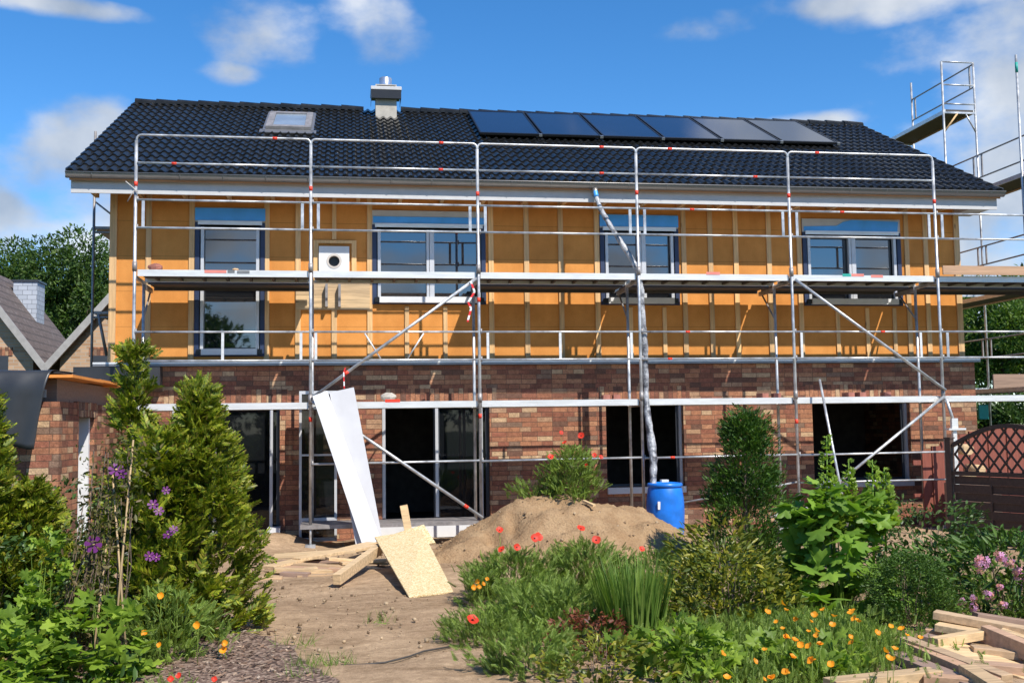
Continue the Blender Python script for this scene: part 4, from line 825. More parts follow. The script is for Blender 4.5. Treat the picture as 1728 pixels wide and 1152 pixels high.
# =============== panels, boards ===============
def slab(name, label, cat, pts, th, mat, group=None, bev=.003):
    P = [Vector([float(c) for c in p]) for p in pts]; nrm = (P[1]-P[0]).cross(P[3]-P[0]).normalized()*th; mb = MB(); mb.add(P+[p+nrm for p in P], [(3, 2, 1, 0), (4, 5, 6, 7), (0, 1, 5, 4), (1, 2, 6, 5), (2, 3, 7, 6), (3, 0, 4, 7)])
    return tag(mb.build(name, mat, None, bev), label, cat, group)
slab('insulation_panel', 'wider white insulation panel leaning on the scaffold behind the narrow one', 'panel', [at(556, 662, -.10), at(597, 653, -.10), at(646, 912, -.55), at(600, 918, -.55)], .05, 'white_darker', 'white insulation panels leaning on the scaffold')
slab('insulation_panel', 'narrower brighter white insulation panel in front, leaning toward the left', 'panel', [at(527, 668, -.15), at(552, 659, -.15), at(643, 911, -.66), at(612, 921, -.66)], .05, 'white', 'white insulation panels leaning on the scaffold')
a = [at(632, 905, -2.6), at(712, 893, -2.5), atz(765, 997, -.18), atz(690, 1006, -.18)]
slab('osb_sheet', 'yellow chipboard sheet with rough flake surface leaning down onto the bare soil', 'board', a, .022, 'osb')
slab('osb_sheet', 'smaller chipboard offcut propped behind the big chipboard sheet', 'board', [at(640, 908, -2.35), at(715, 884, -2.35), at(735, 915, -2.6), at(650, 925, -2.6)], .022, 'osb')
o = MB().beam(at(681, 852, -2.2), at(692, 912, -2.25), .10, .03, up=(0, 1, 0)).build('board', 'pine_x', None, .003); tag(o, 'short pale board standing upright behind the chipboard sheet', 'board')
o = MB().beam(at(568, 979, -4.1)+np.array([0, 0, .01]), at(640, 925, -2.75), .09, .12).build('timber_beam', 'pine_x', None, .004); tag(o, 'thick pale squared timber propped up in front of the board pile', 'beam')
LB = [((462, 938), -1.6, (600, 929), -1.6, .22, .03, 'pine_x', 'widest pale plank lying flat on top of the left board pile'),
      ((452, 957), -2.6, (628, 916), -.9, .14, .03, 'pine_x', 'longest pale board crossing the left pile up to the white panels'),
      ((500, 944), -2.2, (640, 920), -1.2, .12, .035, 'pine_x', 'second slanting board next to the longest board of the left pile'),
      ((552, 942), -2.2, (652, 950), -2.0, .14, .03, 'pine_x', 'straight board behind the squared timber in the left pile'),
      ((462, 961), -2.8, (560, 965), -2.7, .10, .05, 'pine_x', 'stout board with visible cut end left of the squared timber'),
      ((440, 977), -3.1, (476, 976), -3.1, .12, .04, 'pine_weathered', 'short board end poking out beside the big conifer at the pile bottom'),
      ((485, 951), -2.3, (590, 956), -2.3, .12, .03, 'pine_weathered', 'middle board of the left pile just below the slanting ones'),
      ((475, 968), -2.9, (522, 970), -3.0, .10, .05, 'pine_dark', 'shaded grey brown board low in the left pile with a pale end'),  # its shade is put in by the dark board colour
      ((555, 960), -2.6, (648, 967), -2.7, .10, .04, 'plank_red', 'reddish board under the squared timber running to the chipboard'),
      ((600, 955), -2.3, (650, 962), -2.4, .10, .03, 'pine_weathered', 'short board by the lower edge of the chipboard sheet'),
      ((700, 941), -2.2, (765, 943), -2.1, .08, .03, 'plank_red', 'thin board sticking out to the right of the chipboard sheet'),
      ((480, 957), -2.5, (575, 962), -2.6, .14, .03, 'plank_red', 'dark reddish board sandwiched in the middle of the left pile')]
LB += [((468, 948), -1.9, (575, 946), -1.9, .12, .03, 'pine_dark', 'shaded board directly beneath the widest pale plank'),  # dark board colour stands in for shade under the top plank
      ((455, 967), -2.7, (535, 958), -2.6, .10, .03, 'pine_x', 'pale board crossing low at the left end beside the conifer'),
      ((575, 950), -2.3, (655, 944), -2.1, .10, .03, 'pine_x', 'pale board end behind the top of the squared timber'),
      ((500, 973), -3.0, (570, 970), -2.9, .09, .04, 'pine_weathered', 'lowest front board left of the squared timber foot')]
for p, y0, q, y1, w, h, mt, l in LB:
    o = MB().beam(at(*p, y0), at(*q, y1), w*1.4, h*1.15).build('board', mt, None, .003); tag(o, l, 'board', 'boards piled left of the chipboard')
RT = [((1577, 1040), -8.3, (1790, 1080), -8.9, .11, .055, 'pine_weathered', 'long squared timber on the very top of the right woodpile'),
      ((1645, 1042), -7.9, (1790, 1064), -8.0, .10, .05, 'pine_dark', 'grey shaded timber behind the top of the right woodpile'),  # shade on this timber is painted by the dark material
      ((1582, 1060), -8.4, (1680, 1078), -8.7, .16, .05, 'pine_x', 'broad curved plank end under the top timber of the right woodpile'),
      ((1562, 1070), -8.3, (1640, 1084), -8.5, .10, .06, 'plank_red', 'reddish timber end at the left shoulder of the right woodpile'),
      ((1576, 1088), -8.9, (1662, 1073), -8.8, .08, .06, 'pine_x', 'short squared timber lying crosswise in the middle of the right woodpile'),
      ((1662, 1072), -8.8, (1800, 1130), -9.5, .08, .11, 'plank_red', 'heavy timber on edge running out of the frame at right'),
      ((1690, 1068), -8.7, (1800, 1105), -9.0, .12, .04, 'pine_x', 'pale plank next to the heavy timber on edge'),
      ((1527, 1084), -8.9, (1700, 1150), -9.8, .09, .05, 'pine_weathered', 'long timber with pale top slanting down the left of the right woodpile'),
      ((1532, 1094), -8.95, (1680, 1158), -9.9, .08, .06, 'plank_red', 'darker sided timber directly below the slanting pale timber'),
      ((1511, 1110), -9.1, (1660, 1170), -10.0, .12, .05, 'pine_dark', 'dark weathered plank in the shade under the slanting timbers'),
      ((1600, 1096), -8.9, (1790, 1165), -9.6, .26, .04, 'pine_x', 'widest warm brown board in the centre of the right woodpile'),
      ((1500, 1130), -9.2, (1545, 1140), -9.3, .10, .05, 'pine_dark', 'small grey timber end at the bottom left of the right woodpile'),
      ((1400, 1160), -9.8, (1580, 1141), -9.6, .12, .06, 'pine_x', 'low timber in front along the bottom edge by the orange poppies'),
      ((1632, 1138), -9.7, (1690, 1175), -10.2, .10, .09, 'pine_x', 'blunt block of timber at the bottom of the right woodpile'),
      ((1560, 1152), -9.7, (1660, 1160), -9.9, .10, .07, 'plank_red', 'brown timber lying lowest behind the front timber')]
RT += [((1560, 1080), -8.6, (1760, 1130), -9.2, .12, .05, 'pine_dark', 'dark timber half buried in the middle of the right woodpile'),
      ((1545, 1100), -8.8, (1700, 1128), -9.2, .11, .05, 'pine_x', 'pale timber buried under the short crosswise one'),
      ((1570, 1120), -9.2, (1790, 1140), -9.5, .12, .05, 'plank_red', 'brown plank lying across the lower part of the right woodpile'),
      ((1600, 1060), -8.2, (1800, 1090), -8.5, .12, .05, 'pine_x', 'pale plank directly under the top squared timber'),
      ((1540, 1118), -9.1, (1640, 1136), -9.4, .09, .04, 'pine_weathered', 'short weathered plank above the small grey end'),
      ((1640, 1100), -9.0, (1800, 1120), -9.2, .10, .05, 'pine_weathered', 'weathered plank below the heavy timber on edge')]
for p, y0, q, y1, w, h, mt, l in RT:
    o = MB().beam(at(*p, y0)+np.array([0, 0, .02]), at(*q, y1)+np.array([0, 0, .02]), w*1.12, h*1.1).build('timber', mt, None, .004); tag(o, l, 'timber', 'timbers of the right woodpile')
# leaning old window element
FE = thing('leaning_window', 'tall white framed glazed element leaning behind the second scaffold pole', 'window frame', (2.64, .95, -.2))
MB().wall(2.36, 2.95, -.18, 2.19, [(2.40, 2.91, -.12, .12), (2.40, 2.91, .19, 1.16), (2.40, 2.91, 1.19, 2.14)], .9, .95).build('frame', 'guide', FE)
MB().box(2.40, 2.91, .92, .93, -.12, .12).box(2.40, 2.91, .92, .93, .19, 1.16).box(2.40, 2.91, .92, .93, 1.19, 2.14).build('pane', 'glass', FE)

# cord on the path
q = [atz(u, v, -.18) for u, v in ((575, 1122), (610, 1121), (650, 1117), (690, 1107), (715, 1098), (760, 1090))]; o = MB().tube(q, .008, 6).build('cord', 'cord'); tag(o, 'thin dark cord lying across the bare soil path', 'cord')

# =============== annex ===============
AX = -.33; AY0 = -2.7
zb = at(100, 677, AY0)[2]; ztp = at(100, 632, AY0)[2]; zd = at(147, 704, -1.3)[2]
A = thing('annex', 'low brick side annex under a black membrane and loose orange boards', 'annex', (-1.5, -.6, -.2))
mb = MB(); mb.wall(-3.6, AX, -.35, zb, [], AY0, AY0+.2); mb.build('front_wall', 'brick', A)
# side wall facing +X with a door gap, built in y
def ywall(x0, x1, y0, y1, z0, z1, holes):
    m2 = MB(); m2.wall(y0, y1, z0, z1, holes, x0, x1); m2.v = [(b, a, c) for a, b, c in m2.v]; m2.f = [f[::-1] for f in m2.f]; return m2
ywall(AX-.2, AX-.0005, AY0+.201, 1.39, -.35, zb, [(-1.74, -.89, -.25, zd)]).build('side_wall', 'brick', A)
MB().box(AX-.1, AX+.004, -1.84, -.79, zd, zd+.2).build('lintel', 'soldier', A)
MB().box(AX-.19, AX-.06, -.96, -.892, -.2, zd-.002).build('door_jamb', 'white', A)
MB().box(AX-.5, AX-.22, -1.8, -.85, -.2, zd).build('doorway_block', 'dark_inside', A)  # dark block closes the doorway where the unlit inside would show
MB().box(-3.55, AX-.05, AY0+.06, 1.38, zb+.001, ztp-.05).build('fascia_beam', 'pine_dark', A)  # dark brown colour stands in for the shadow of the roof overhang
# roof deck: several staggered orange edged sheets
for k, (y0, y1, ex, dz) in enumerate(((AY0-.22, -1.3, .20, 0), (-1.3, -.2, .16, .015), (-.2, .9, .22, -.01), (.9, 1.38, .12, .01))):
    MB().box(-3.6, AX+ex, y0, y1-.01, ztp-.045+dz, ztp-.01+dz).build('roof_board', 'osb_edge', A)
mb = MB(); MB().box(-3.6, AX+.02, AY0-.1, 1.39, ztp+.01, ztp+.03).build('roof_membrane', 'membrane', A)
# draped membrane over the front
def drape():
    xs0, xs1 = at(-30, 650, AY0-.2)[0], at(88, 640, AY0-.2)[0]; nu, nv = 30, 26; V = []; zbot = at(70, 752, AY0-.3)[2]
    for i in range(nu):
        fu = i/(nu-1)
        for j in range(nv):
            fv = j/(nv-1); t = max(0, (fv-.3)/.7)
            if fv < .3: y = AY0+.9-1.1*fv/.3; z = ztp+.05+.03*math.sin(fu*7)*(1-fv/.3)
            else: y = AY0-.2-.09*math.sin(min(1, t*3)*math.pi/2)-.025*math.sin(fu*13+t*2)*t; z = ztp+.05-(ztp+.05-zbot-.04*math.sin(fu*5))*t**1.15
            xr = xs1-.16*t**.8; xl = xs0; V.append((xl+(xr-xl)*fu, y, z))
    F = [(i*nv+j, i*nv+j+1, (i+1)*nv+j+1, (i+1)*nv+j) for i in range(nu-1) for j in range(nv-1)]
    mb = MB(); mb.add(V, F, True); o = mb.build('hanging_membrane', 'membrane', A); s = o.modifiers.new('solid', 'SOLIDIFY'); s.thickness = .006; return o
drape()
MB().box(-.62, -.5, AY0+.03, AY0+.058, zb+.05, zb+.15).build('paper_label', 'fascia', A)
# dark membrane strip at the house corner
MB().box(-1.1, .2, 1.05, 1.29, 2.30, 2.60).build('corner_flashing', 'membrane', A)

# =============== neighbour houses ===============
YN = 12.0; vx0, vz0 = -4.48, 3.29; sl1 = 1.33; sl2 = 1.18
ridx = -6.5; ridz = vz0+sl1*(vx0-ridx)
N1 = thing('neighbour_house', 'tan brick house at far left with steep brown tiled roof and slate clad chimney', 'house', (-6.5, 14, -.2))
MB().prism([(2*ridx-vx0, -.3), (vx0-.35, -.3), (vx0-.35, vz0+sl1*.35-.1), (ridx, ridz-.15), (2*ridx-vx0+.35, vz0+sl1*.35-.1)], YN+.3, 17.0).build('wall', 'tanbrick', N1)
def slope(mb, xa, za, xb, zb_, y0, y1, t=.14):
    mb.add([(xa, y0, za), (xb, y0, zb_), (xb, y1, zb_), (xa, y1, za), (xa, y0, za-t), (xb, y0, zb_-t), (xb, y1, zb_-t), (xa, y1, za-t)], [(0, 1, 2, 3), (7, 6, 5, 4), (0, 4, 5, 1), (1, 5, 6, 2), (2, 6, 7, 3), (3, 7, 4, 0)]); return mb
slope(slope(MB(), ridx, ridz, vx0, vz0, YN+.1, 17.2), 2*ridx-vx0, vz0, ridx-.001, ridz, YN+.1, 17.2).build('roof', 'ntile', N1)
slope(slope(MB(), ridx, ridz+.03, vx0, vz0+.03, YN, YN+.098, .26), 2*ridx-vx0, vz0+.03, ridx-.001, ridz+.03, YN, YN+.098, .26).build('rake_board', 'rake', N1)
c0 = at(32, 475, 15.5); c1 = at(66, 475, 15.5); cb = at(78, 556, 15.5)
# slate clad chimney on the slope
cx0, cx1 = c0[0], at(66, 500, 15.2)[0]; cy0, cy1 = 15.0, 15.75; chn = bpy.data.objects.new('chimney', None); COL.objects.link(chn); chn.parent = N1; chn.location = Vector((cx0, cy0, 4))-wloc(N1)
def slatem():
    t = NT('slate_shingles'); b = t.N('ShaderNodeTexBrick'); sp = t.N('ShaderNodeSeparateXYZ'); t.L(t.v, sp.inputs[0]); a = t.N('ShaderNodeMath'); a.operation = 'ADD'; t.L(sp.outputs[0], a.inputs[0]); t.L(sp.outputs[1], a.inputs[1]); cb_ = t.N('ShaderNodeCombineXYZ'); t.L(a.outputs[0], cb_.inputs[0]); t.L(sp.outputs[2], cb_.inputs[1]); t.L(cb_.outputs[0], b.inputs['Vector'])
    b.inputs['Scale'].default_value = 1; b.inputs['Brick Width'].default_value = .25; b.inputs['Row Height'].default_value = .13; b.inputs['Mortar Size'].default_value = .006; b.inputs['Color1'].default_value = (.36, .40, .46, 1); b.inputs['Color2'].default_value = (.44, .48, .54, 1); b.inputs['Mortar'].default_value = (.12, .13, .15, 1)
    t.set(Base_Color=b.outputs['Color'], Roughness=.6); return t.m
M['shingle'] = slatem()
cz = at(32, 475, cy0)[2]; MB().box(cx0, cx1, cy0, cy1, 3.6, cz).build('shaft', 'shingle', chn); MB().box(cx0-.04, cx1+.04, cy0-.04, cy1+.04, cz+.001, cz+.05).build('cap', 'frame_dark', chn)
N2 = thing('neighbour_house', 'tan brick gable house just left of the new house, partly hidden by it', 'house', (-2.5, 14, -.2))
r2x = vx0+2.6; r2z = vz0+sl2*2.6
MB().prism([(vx0+.3, -.3), (2*r2x-vx0-.3, -.3), (2*r2x-vx0-.3, vz0+sl2*.3-.1), (r2x, r2z-.15), (vx0+.3, vz0+sl2*.3-.1)], YN+.3, 17.0).build('wall', 'tanbrick', N2)
slope(slope(MB(), vx0+.002, vz0, r2x-.001, r2z, YN+.1, 17.2), r2x, r2z, 2*r2x-vx0, vz0, YN+.1, 17.2).build('roof', 'ntile', N2)
slope(slope(MB(), vx0+.002, vz0+.03, r2x-.001, r2z+.03, YN, YN+.098, .26), r2x, r2z+.03, 2*r2x-vx0, vz0+.03, YN, YN+.098, .26).build('rake_board', 'rake', N2)
a = at(157, 600, YN+.28); MB().box(a[0], a[0]+.9, YN+.27, YN+.299, a[2]-1.0, a[2]).build('window', 'frame_dark', N2); MB().box(a[0]-.1, a[0]+1., YN+.28, YN+.298, a[2]+.002, a[2]+.22).build('lintel', 'soldier', N2)
a = at(14, 600, YN+.28); MB().box(a[0]-.95, a[0], YN+.27, YN+.299, a[2]-1.0, a[2]).build('window', 'frame_dark', N1); MB().box(a[0]-1.05, a[0]+.1, YN+.28, YN+.298, a[2]+.002, a[2]+.22).build('lintel', 'soldier', N1)

# =============== fence (right) ===============
FD = Vector((.387, -.92, 0)).normalized(); FP = Vector((11.72, -2.0, -.2)); FN = Vector((-FD.y, FD.x, 0))
fz = lambda u, v: 0
def fpt(s, z, o=0): return FP+FD*s+Vector((0, 0, z))+FN*o
FT = thing('trellis_fence', 'dark brown wooden fence with arched lattice top at the right edge', 'fence', FP)
def fbox(mb, s0, s1, z0, z1, o0, o1):
    vs = [fpt(s, z, o) for o in (o0, o1) for s, z in ((s0, z0), (s1, z0), (s1, z1), (s0, z1))]; return mb.add(vs, [(0, 1, 2, 3), (7, 6, 5, 4), (0, 4, 5, 1), (1, 5, 6, 2), (2, 6, 7, 3), (3, 7, 4, 0)])
def fheight(s): return 1.46+.27*math.sin(math.pi*max(0, min(1, (s-.06)/1.74)))
for s in (0, 1.86, 3.75): mb = MB(); fbox(mb, s-.045, s+.045, -.1, 1.52, -.045, .045); mb.build('post', 'fence', FT); mb = MB(); fbox(mb, s-.055, s+.055, 1.522, 1.54, -.055, .055); mb.build('post_cap', 'fence', FT)
for pn in range(2):
    so_ = 1.86*pn; mb = MB(); n = 24
    for i in range(n):
        s0 = .06+1.74*i/n; s1 = .06+1.74*(i+1)/n; za, zb2 = fheight(s0), fheight(s1)
        vs = [fpt(so_+s, z, o) for o in (-.03, .03) for s, z in ((s0, za-.06), (s1, zb2-.06), (s1, zb2), (s0, za))]; mb.add(vs, [(0, 1, 2, 3), (7, 6, 5, 4), (0, 4, 5, 1), (3, 2, 6, 7)]+([(0, 3, 7, 4)] if i == 0 else [])+([(1, 5, 6, 2)] if i == n-1 else []))
    mb.build('arched_rail', 'fence', FT)
    mb = MB()
    for s in np.arange(-.8, 2.2, .175):
        for sg, o in ((1, -.008), (-1, .008)):
            # diagonal slat clipped to lattice area
            pts = []
            for t in np.linspace(0, 1, 40):
                ss = s+sg*t*.55 if sg > 0 else s+.55-t*.55; z = 1.06+t*.68
                if .07 < ss < 1.79 and z < fheight(ss)-.03: pts.append((ss, z))
            if len(pts) > 3: a, b = pts[0], pts[-1]; mb.beam(fpt(so_+a[0], a[1], o), fpt(so_+b[0], b[1], o), .014, .028, up=tuple(FN.cross(Vector(fpt(b[0], b[1])-fpt(a[0], a[1])).normalized())))
    mb.build('lattice', 'fence', FT)
    mb = MB(); fbox(mb, so_+.05, so_+1.81, 1.0, 1.06, -.03, .03); mb.build('mid_rail', 'fence', FT)
    mb = MB()
    for k in range(8):
        z0 = .05+k*.118
        for q in range(3): o = .012*(1 if (k+q) % 2 else -1); fbox(mb, so_+.06+q*.58, so_+.64+q*.58-.002, z0, z0+.115, o-.006, o+.006)
    mb.build('woven_boards', 'fence', FT)
    mb = MB()
    for q in (1, 2): fbox(mb, so_+.05+q*.58, so_+.075+q*.58, .03, .99, -.02, .02)
    mb.build('batten', 'fence', FT)
# red arched fence behind
RF = thing('red_fence', 'red brown arched board fence behind the dark trellis fence', 'fence', (13.8, .2, -.2))
mb = MB()
for k in range(17):
    x = 12.55+k*.17; s = (x-12.4)/3.2; zt2 = 1.02+.45*math.sin(math.pi*min(1, max(0, s))); mb.box(x, x+.16, .2-.02*(k % 2), .225, -.2, zt2)
mb.build('boards', 'redboard', RF)
mb = MB().box(12.4, 15.5, .226, .27, .3, .38).box(12.4, 15.5, .226, .27, .85, .93); mb.build('rails', 'redboard', RF)
for k, (u, v, r, l) in enumerate(((1629, 758, .085, 'upper pale cut log seen through the trellis lattice'), (1649, 792, .08, 'round pale log end seen through the middle of the lattice'), (1637, 808, .07, 'lowest yellowish log just above the fence middle rail'))):
    c = at(u, v, -.55); o = MB().tube([(c[0], -.65, c[2]), (c[0]+.05, -.2, c[2])], r, 12).build('log', 'pine_x'); tag(o, l, 'log', 'logs behind the trellis')
mb = MB(); c = at(1640, 830, -.4); mb.box(c[0]-.35, c[0]+.35, -.66, -.19, -.2, at(1637, 808, -.55)[2]-.07).build('log_crate', 'pine_dark'); o = bpy.data.objects['log_crate']; tag(o, 'dark wooden crate carrying logs behind the trellis fence', 'crate')
c = at(1609, 722, -1.2); o = MB().box(c[0]-.05, c[0]+.05, -1.25, -1.2, c[2], c[2]+.15).box(c[0]-.12, c[0]+.16, -1.28, -1.15, c[2]-.03, c[2]-.001).box(c[0]-.03, c[0]+.03, -1.24, -1.19, -.2, c[2]-.031).build('post_bracket', 'alu'); tag(o, 'small grey metal bracket on a stake behind the fence post', 'bracket')

# =============== PLANTS ===============
def cone(Rr, p=.75, b=.12): return lambda t: Rr*(min(1, (t+.03)/b)**.5)*max(0, 1-t)**p+.02
def ell(Rr, q=.5): return lambda t: Rr*max(.02, 1-((t-q)/max(q, 1-q))**2)**.5
# far trees
def tree(label, c, rad, n, mat, size, trunk_h=3):
    b = Vector((c[0], c[1], -.2)); t = thing('tree', label, 'tree', b, 'trees beyond the houses'); nb = 26; parts = []
    C = sph(nb)*np.array(rad)*(.35+.55*rng.random((nb, 1)))+np.array(c); rb_ = (.30+.22*rng.random(nb))*min(rad)
    idx = rng.integers(0, nb, n); S_ = sph(n); P = C[idx]+S_*(rb_[idx]*(.75+.3*rng.random(n)))[:, None]; P[:, 2] = np.maximum(P[:, 2], .3)
    D = norm(S_+rng.normal(size=(n, 3))*.6); Nn = norm(S_+rng.normal(size=(n, 3))*.5); npmesh('crown', [inst_arrays(TL, P, D, Nn, size*(.6+.8*rng.random(n)))], mat, t)
    mb = MB(); mb.tube([b, Vector((c[0], c[1], c[2]))], [.35, .12], 8)
    for k in range(9): q = Vector(C[k]); mb.tube([Vector((c[0], c[1], c[2]-rad[2]*.5)), q], [.12, .03], 6)
    mb.build('trunk', 'bark', t)
def at3(u, v, y): return at(u, v, y)
c = at(120, 470, 30); tree('big dark green oak filling the gap between the neighbour roofs and the new house', (c[0], 30, c[2]-1.5), (2.5, 2.6, 2.9), 30000, 'oak', .17)
c = at(15, 465, 31); tree('dark oak at the far left edge above the neighbour roof', (c[0], 31, c[2]-1.3), (1.9, 2.4, 2.8), 18000, 'oak', .17)
c = at(190, 500, 33); tree('oak crown directly behind the left corner of the new house', (c[0], 33, c[2]-2.2), (2.8, 2.5, 3.5), 16000, 'oak', .17)
c = at(1690, 560, 24); tree('light green leafy tree behind the right scaffold', (c[0], 24, c[2]-.3), (3.0, 2.5, 2.2), 22000, 'birch', .17)
c = at(1640, 520, 27); tree('yellow green tree top beside the right end wall', (c[0]-.3, 27, c[2]-.8), (1.6, 2.0, 2.6), 13000, 'birch', .17)
c = at(1700, 700, 18); tree('low dark green hedge tree behind the red fence', (c[0], 18, c[2]-.2), (3.2, 1.6, 1.2), 9000, 'dark', .2)
c = at(1780, 520, 26); tree('tree crown at the right frame edge behind the lumber deck', (c[0], 26, c[2]-.6), (2.4, 2.2, 2.6), 6000, 'oak', .28)

for (x, y, h, l) in ((-4, -35, 10.5, 'leftmost garden tree behind the viewer, seen only mirrored in the tall window'), (8, -38, 10, 'garden tree behind the viewer mirrored in the double window beside the vent'), (20, -37, 11, 'garden tree behind the viewer mirrored in the window above the barrel'), (31, -36, 12, 'farthest garden tree behind the viewer, mirrored in the window by the right end')):
    tree(l, (x, y, h*.42), (3.2, 2.5, h*.32), 5000, 'oak', .4)
# conifers left
b = atz(250, 1050); plant('conifer', 'slender yellow green conifer with a tall leader before the left end of the scaffold', 'conifer', (b[0]-.1, -6.0, -.2), 2.56, lambda t: .04+.38*max(0, 1-t)**1.25*(1+.4*math.sin(t*17)), 900, TFr, .15, 'arb', up=.75, clump=14, cr=.10, hollow=.35, sz_top=.8, group='yellow green conifers')
plant('conifer', 'broad yellow green conifer beside the left board pile', 'conifer', (1.80, -6.35, -.2), 2.12, lambda t: .03+.46*(max(0, 1-t**2.3)**1.3), 4700, TFr, .145, 'arb', up=.85, clump=20, cr=.12, hollow=.6, sz_top=.7, group='yellow green conifers')
plant('conifer', 'low bushy conifer in the gap between the slender and the broad one', 'conifer', (1.48, -6.6, -.2), 1.7, lambda t: .06+.46*(max(0, 1-t)**.6), 2200, TFr, .19, 'arb', up=.8, clump=20, cr=.13, hollow=.45, group='yellow green conifers')
b = atz(40, 1100); plant('conifer', 'tall yellow green conifer cut by the left frame edge', 'conifer', (.02, -6.9, -.2), 2.2, lambda t: .05+.80*(max(0, 1-t)**1.25), 5000, TFr, .15, 'arb', up=.8, clump=20, cr=.14, hollow=.45, group='yellow green conifers')
plant('conifer', 'low yellow green conifer hiding the foot of the annex wall', 'conifer', (.42, -6.75, -.2), 1.3, lambda t: .05+.50*(max(0, 1-t)**.6), 2600, TFr, .15, 'arb', up=.8, clump=20, cr=.12, hollow=.5, group='yellow green conifers')
# leafy plants lower-left
plant('shrub', 'dark leafy shrub growing in front of the annex door', 'shrub', (.62, -6.4, -.2), 1.35, ell(.62, .5), 1700, TL, .085, 'dark', clump=16, cr=.12, stems=4, stemr=.012)
plant('shrub', 'dark glossy shrub low between the left conifers', 'shrub', (.25, -7.2, -.2), .95, ell(.65, .5), 1700, TL, .08, 'dark', clump=16, cr=.12, stems=4, stemr=.012)
plant('leafy_plant', 'bright lobed leaf plant in the bottom left corner', 'plant', (.70, -8.7, -.2), .50, ell(.58, .5), 520, TLo, .12, 'maple', clump=8, cr=.14, stems=5, stemr=.008, up=.3, tilt_n=1.8, stemmat='maple')
plant('leafy_plant', 'lobed leaf plant climbing at the foot of the bamboo canes', 'plant', (1.38, -8.2, -.2), .6, ell(.38, .5), 230, TLo, .14, 'maple', clump=8, cr=.1, stems=4, stemr=.007, up=.3, tilt_n=1.6, stemmat='maple')
plant('leafy_plant', 'upright light green plant with small lobed leaves left of the canes', 'plant', (.95, -8.0, -.2), 1.12, lambda t: .26*(1-t)+.03, 240, TLo, .085, 'maple', clump=7, cr=.06, stems=4, stemr=.006, stemmat='maple')
plant('leafy_plant', 'long leaved plant at the far left bottom edge', 'plant', (.25, -8.6, -.2), .62, ell(.45, .5), 420, TLn, .22, 'maple', clump=10, cr=.1, stems=5, stemr=.006, up=1.0, stemmat='maple')
# clematis on canes
CL = thing('clematis', 'purple flowered clematis with dry brown stems climbing a bundle of bamboo canes', 'climbing plant', (1.25, -7.9, -.2))
canes = [((100, 1150), (143, 1010)), ((152, 1150), (182, 900)), ((187, 1150), (225, 742)), ((84, 1150), (150, 960)), ((215, 1130), (190, 800))]
for p, q in canes: MB().tube([at(*p, -8.05), at(*q, -7.85)], [.009, .007], 7).build('cane', 'bamboo', CL)
n = 1400; f = rng.random(n); uu = 110+f*100+rng.normal(size=n)*(16+18*f); vv = 1120-f*380+rng.normal(size=n)*18; P = np.array([at(u, v, -7.9+random.uniform(-.14, .14)) for u, v in zip(uu, vv)])
npmesh('vine_leaves', [inst_arrays(TL, P, sph(n), sph(n), .03+.035*rng.random(n))], 'vine', CL)
mb = MB()
for k in range(26):
    u0 = random.uniform(95, 215); p = Vector(at(u0, 1140, -7.9)); q = Vector(at(u0*.5+95+random.uniform(-10, 30), random.uniform(760, 950), -7.9+random.uniform(-.08, .08))); md = (p+q)/2+Vector((random.uniform(-.08, .08), 0, 0)); mb.tube([p, md, q], .004, 5)
mb.build('dry_stem', 'bark', CL)
for (u, v, s) in ((196, 793, .055), (205, 800, .04), (280, 827, .03), (258, 851, .038), (268, 862, .036), (284, 902, .04), (293, 893, .032), (158, 918, .062), (252, 938, .036), (264, 940, .03)): add_flower(CL, 'flower', TCle, 'purple', at(u, v, -8.02), s, (.1, -1, .35), 'bamboo')
# yew, hollyhock, box etc.
b = atz(1235, 950); plant('yew', 'dark green upright yew in front of the brick wall right of the barrel', 'yew', (b[0]-.02, -3.7, -.2), 1.86, lambda t: .09+.52*(max(0, 1-t)**.55)*min(1, .8+t*.9)*(1+.12*math.sin(t*21)), 14000, TG, .07, 'yew', up=.9, clump=80, cr=.15, hollow=.25, sz_top=.8)
plant('hollyhock', 'tall hollyhock with big lobed leaves in front of the right opening', 'hollyhock', (7.62, -6.9, -.2), 1.15, lambda t: .56*(1-.55*t), 330, TLo, .24, 'holly', clump=5, cr=.14, stems=4, stemr=.014, up=.1, tilt_n=1.3, stemmat='holly', sz_top=.6)
HH = [o for o in bpy.data.objects if o.name.startswith('hollyhock')][-1]
for (u, vt, vb) in ((1395, 735, 960), (1432, 775, 960), (1472, 775, 950), (1492, 790, 930), (1405, 800, 960)):
    a, c = at(u, vt, -6.9), at(u+3, vb, -6.9); MB().tube([c, a], [.012, .006], 7).build('flower_stalk', 'holly', HH)
    n = 110; f = rng.random(n)**.8; P = a+(c-a)[None]*f[:, None]*.72; ang = rng.random(n)*6.28; O = np.stack([np.cos(ang), np.sin(ang), np.full(n, .5)], 1); P = P+O*np.array([.5, .5, 0])*(.02+.09*f[:, None]); npmesh('stalk_leaves', [inst_arrays(TLo, P, norm(O), norm(np.array([0, -.4, 1.])+sph(n)*.6), .045+.075*f)], 'maple', HH)
b = atz(1535, 1050); plant('box_bush', 'round clipped box bush behind the right woodpile', 'box bush', (8.0, -7.5, -.2), .62, ell(.34, .45), 11000, TL, .03, 'boxw', clump=10, cr=.045, hollow=.82, stems=4, stemr=.008)
plant('shrub', 'dark leafy shrub with bare stems left of the trellis fence', 'shrub', (9.35, -5.3, -.2), .85, ell(.75, .55), 1900, TL, .09, 'dark', clump=14, cr=.12, stems=9, stemr=.01)
plant('shrub', 'small dark shrub behind the hollyhock by the brick wall', 'shrub', (8.9, -4.6, -.2), .95, ell(.5, .5), 900, TL, .08, 'dark', clump=12, cr=.12, stems=5, stemr=.01)
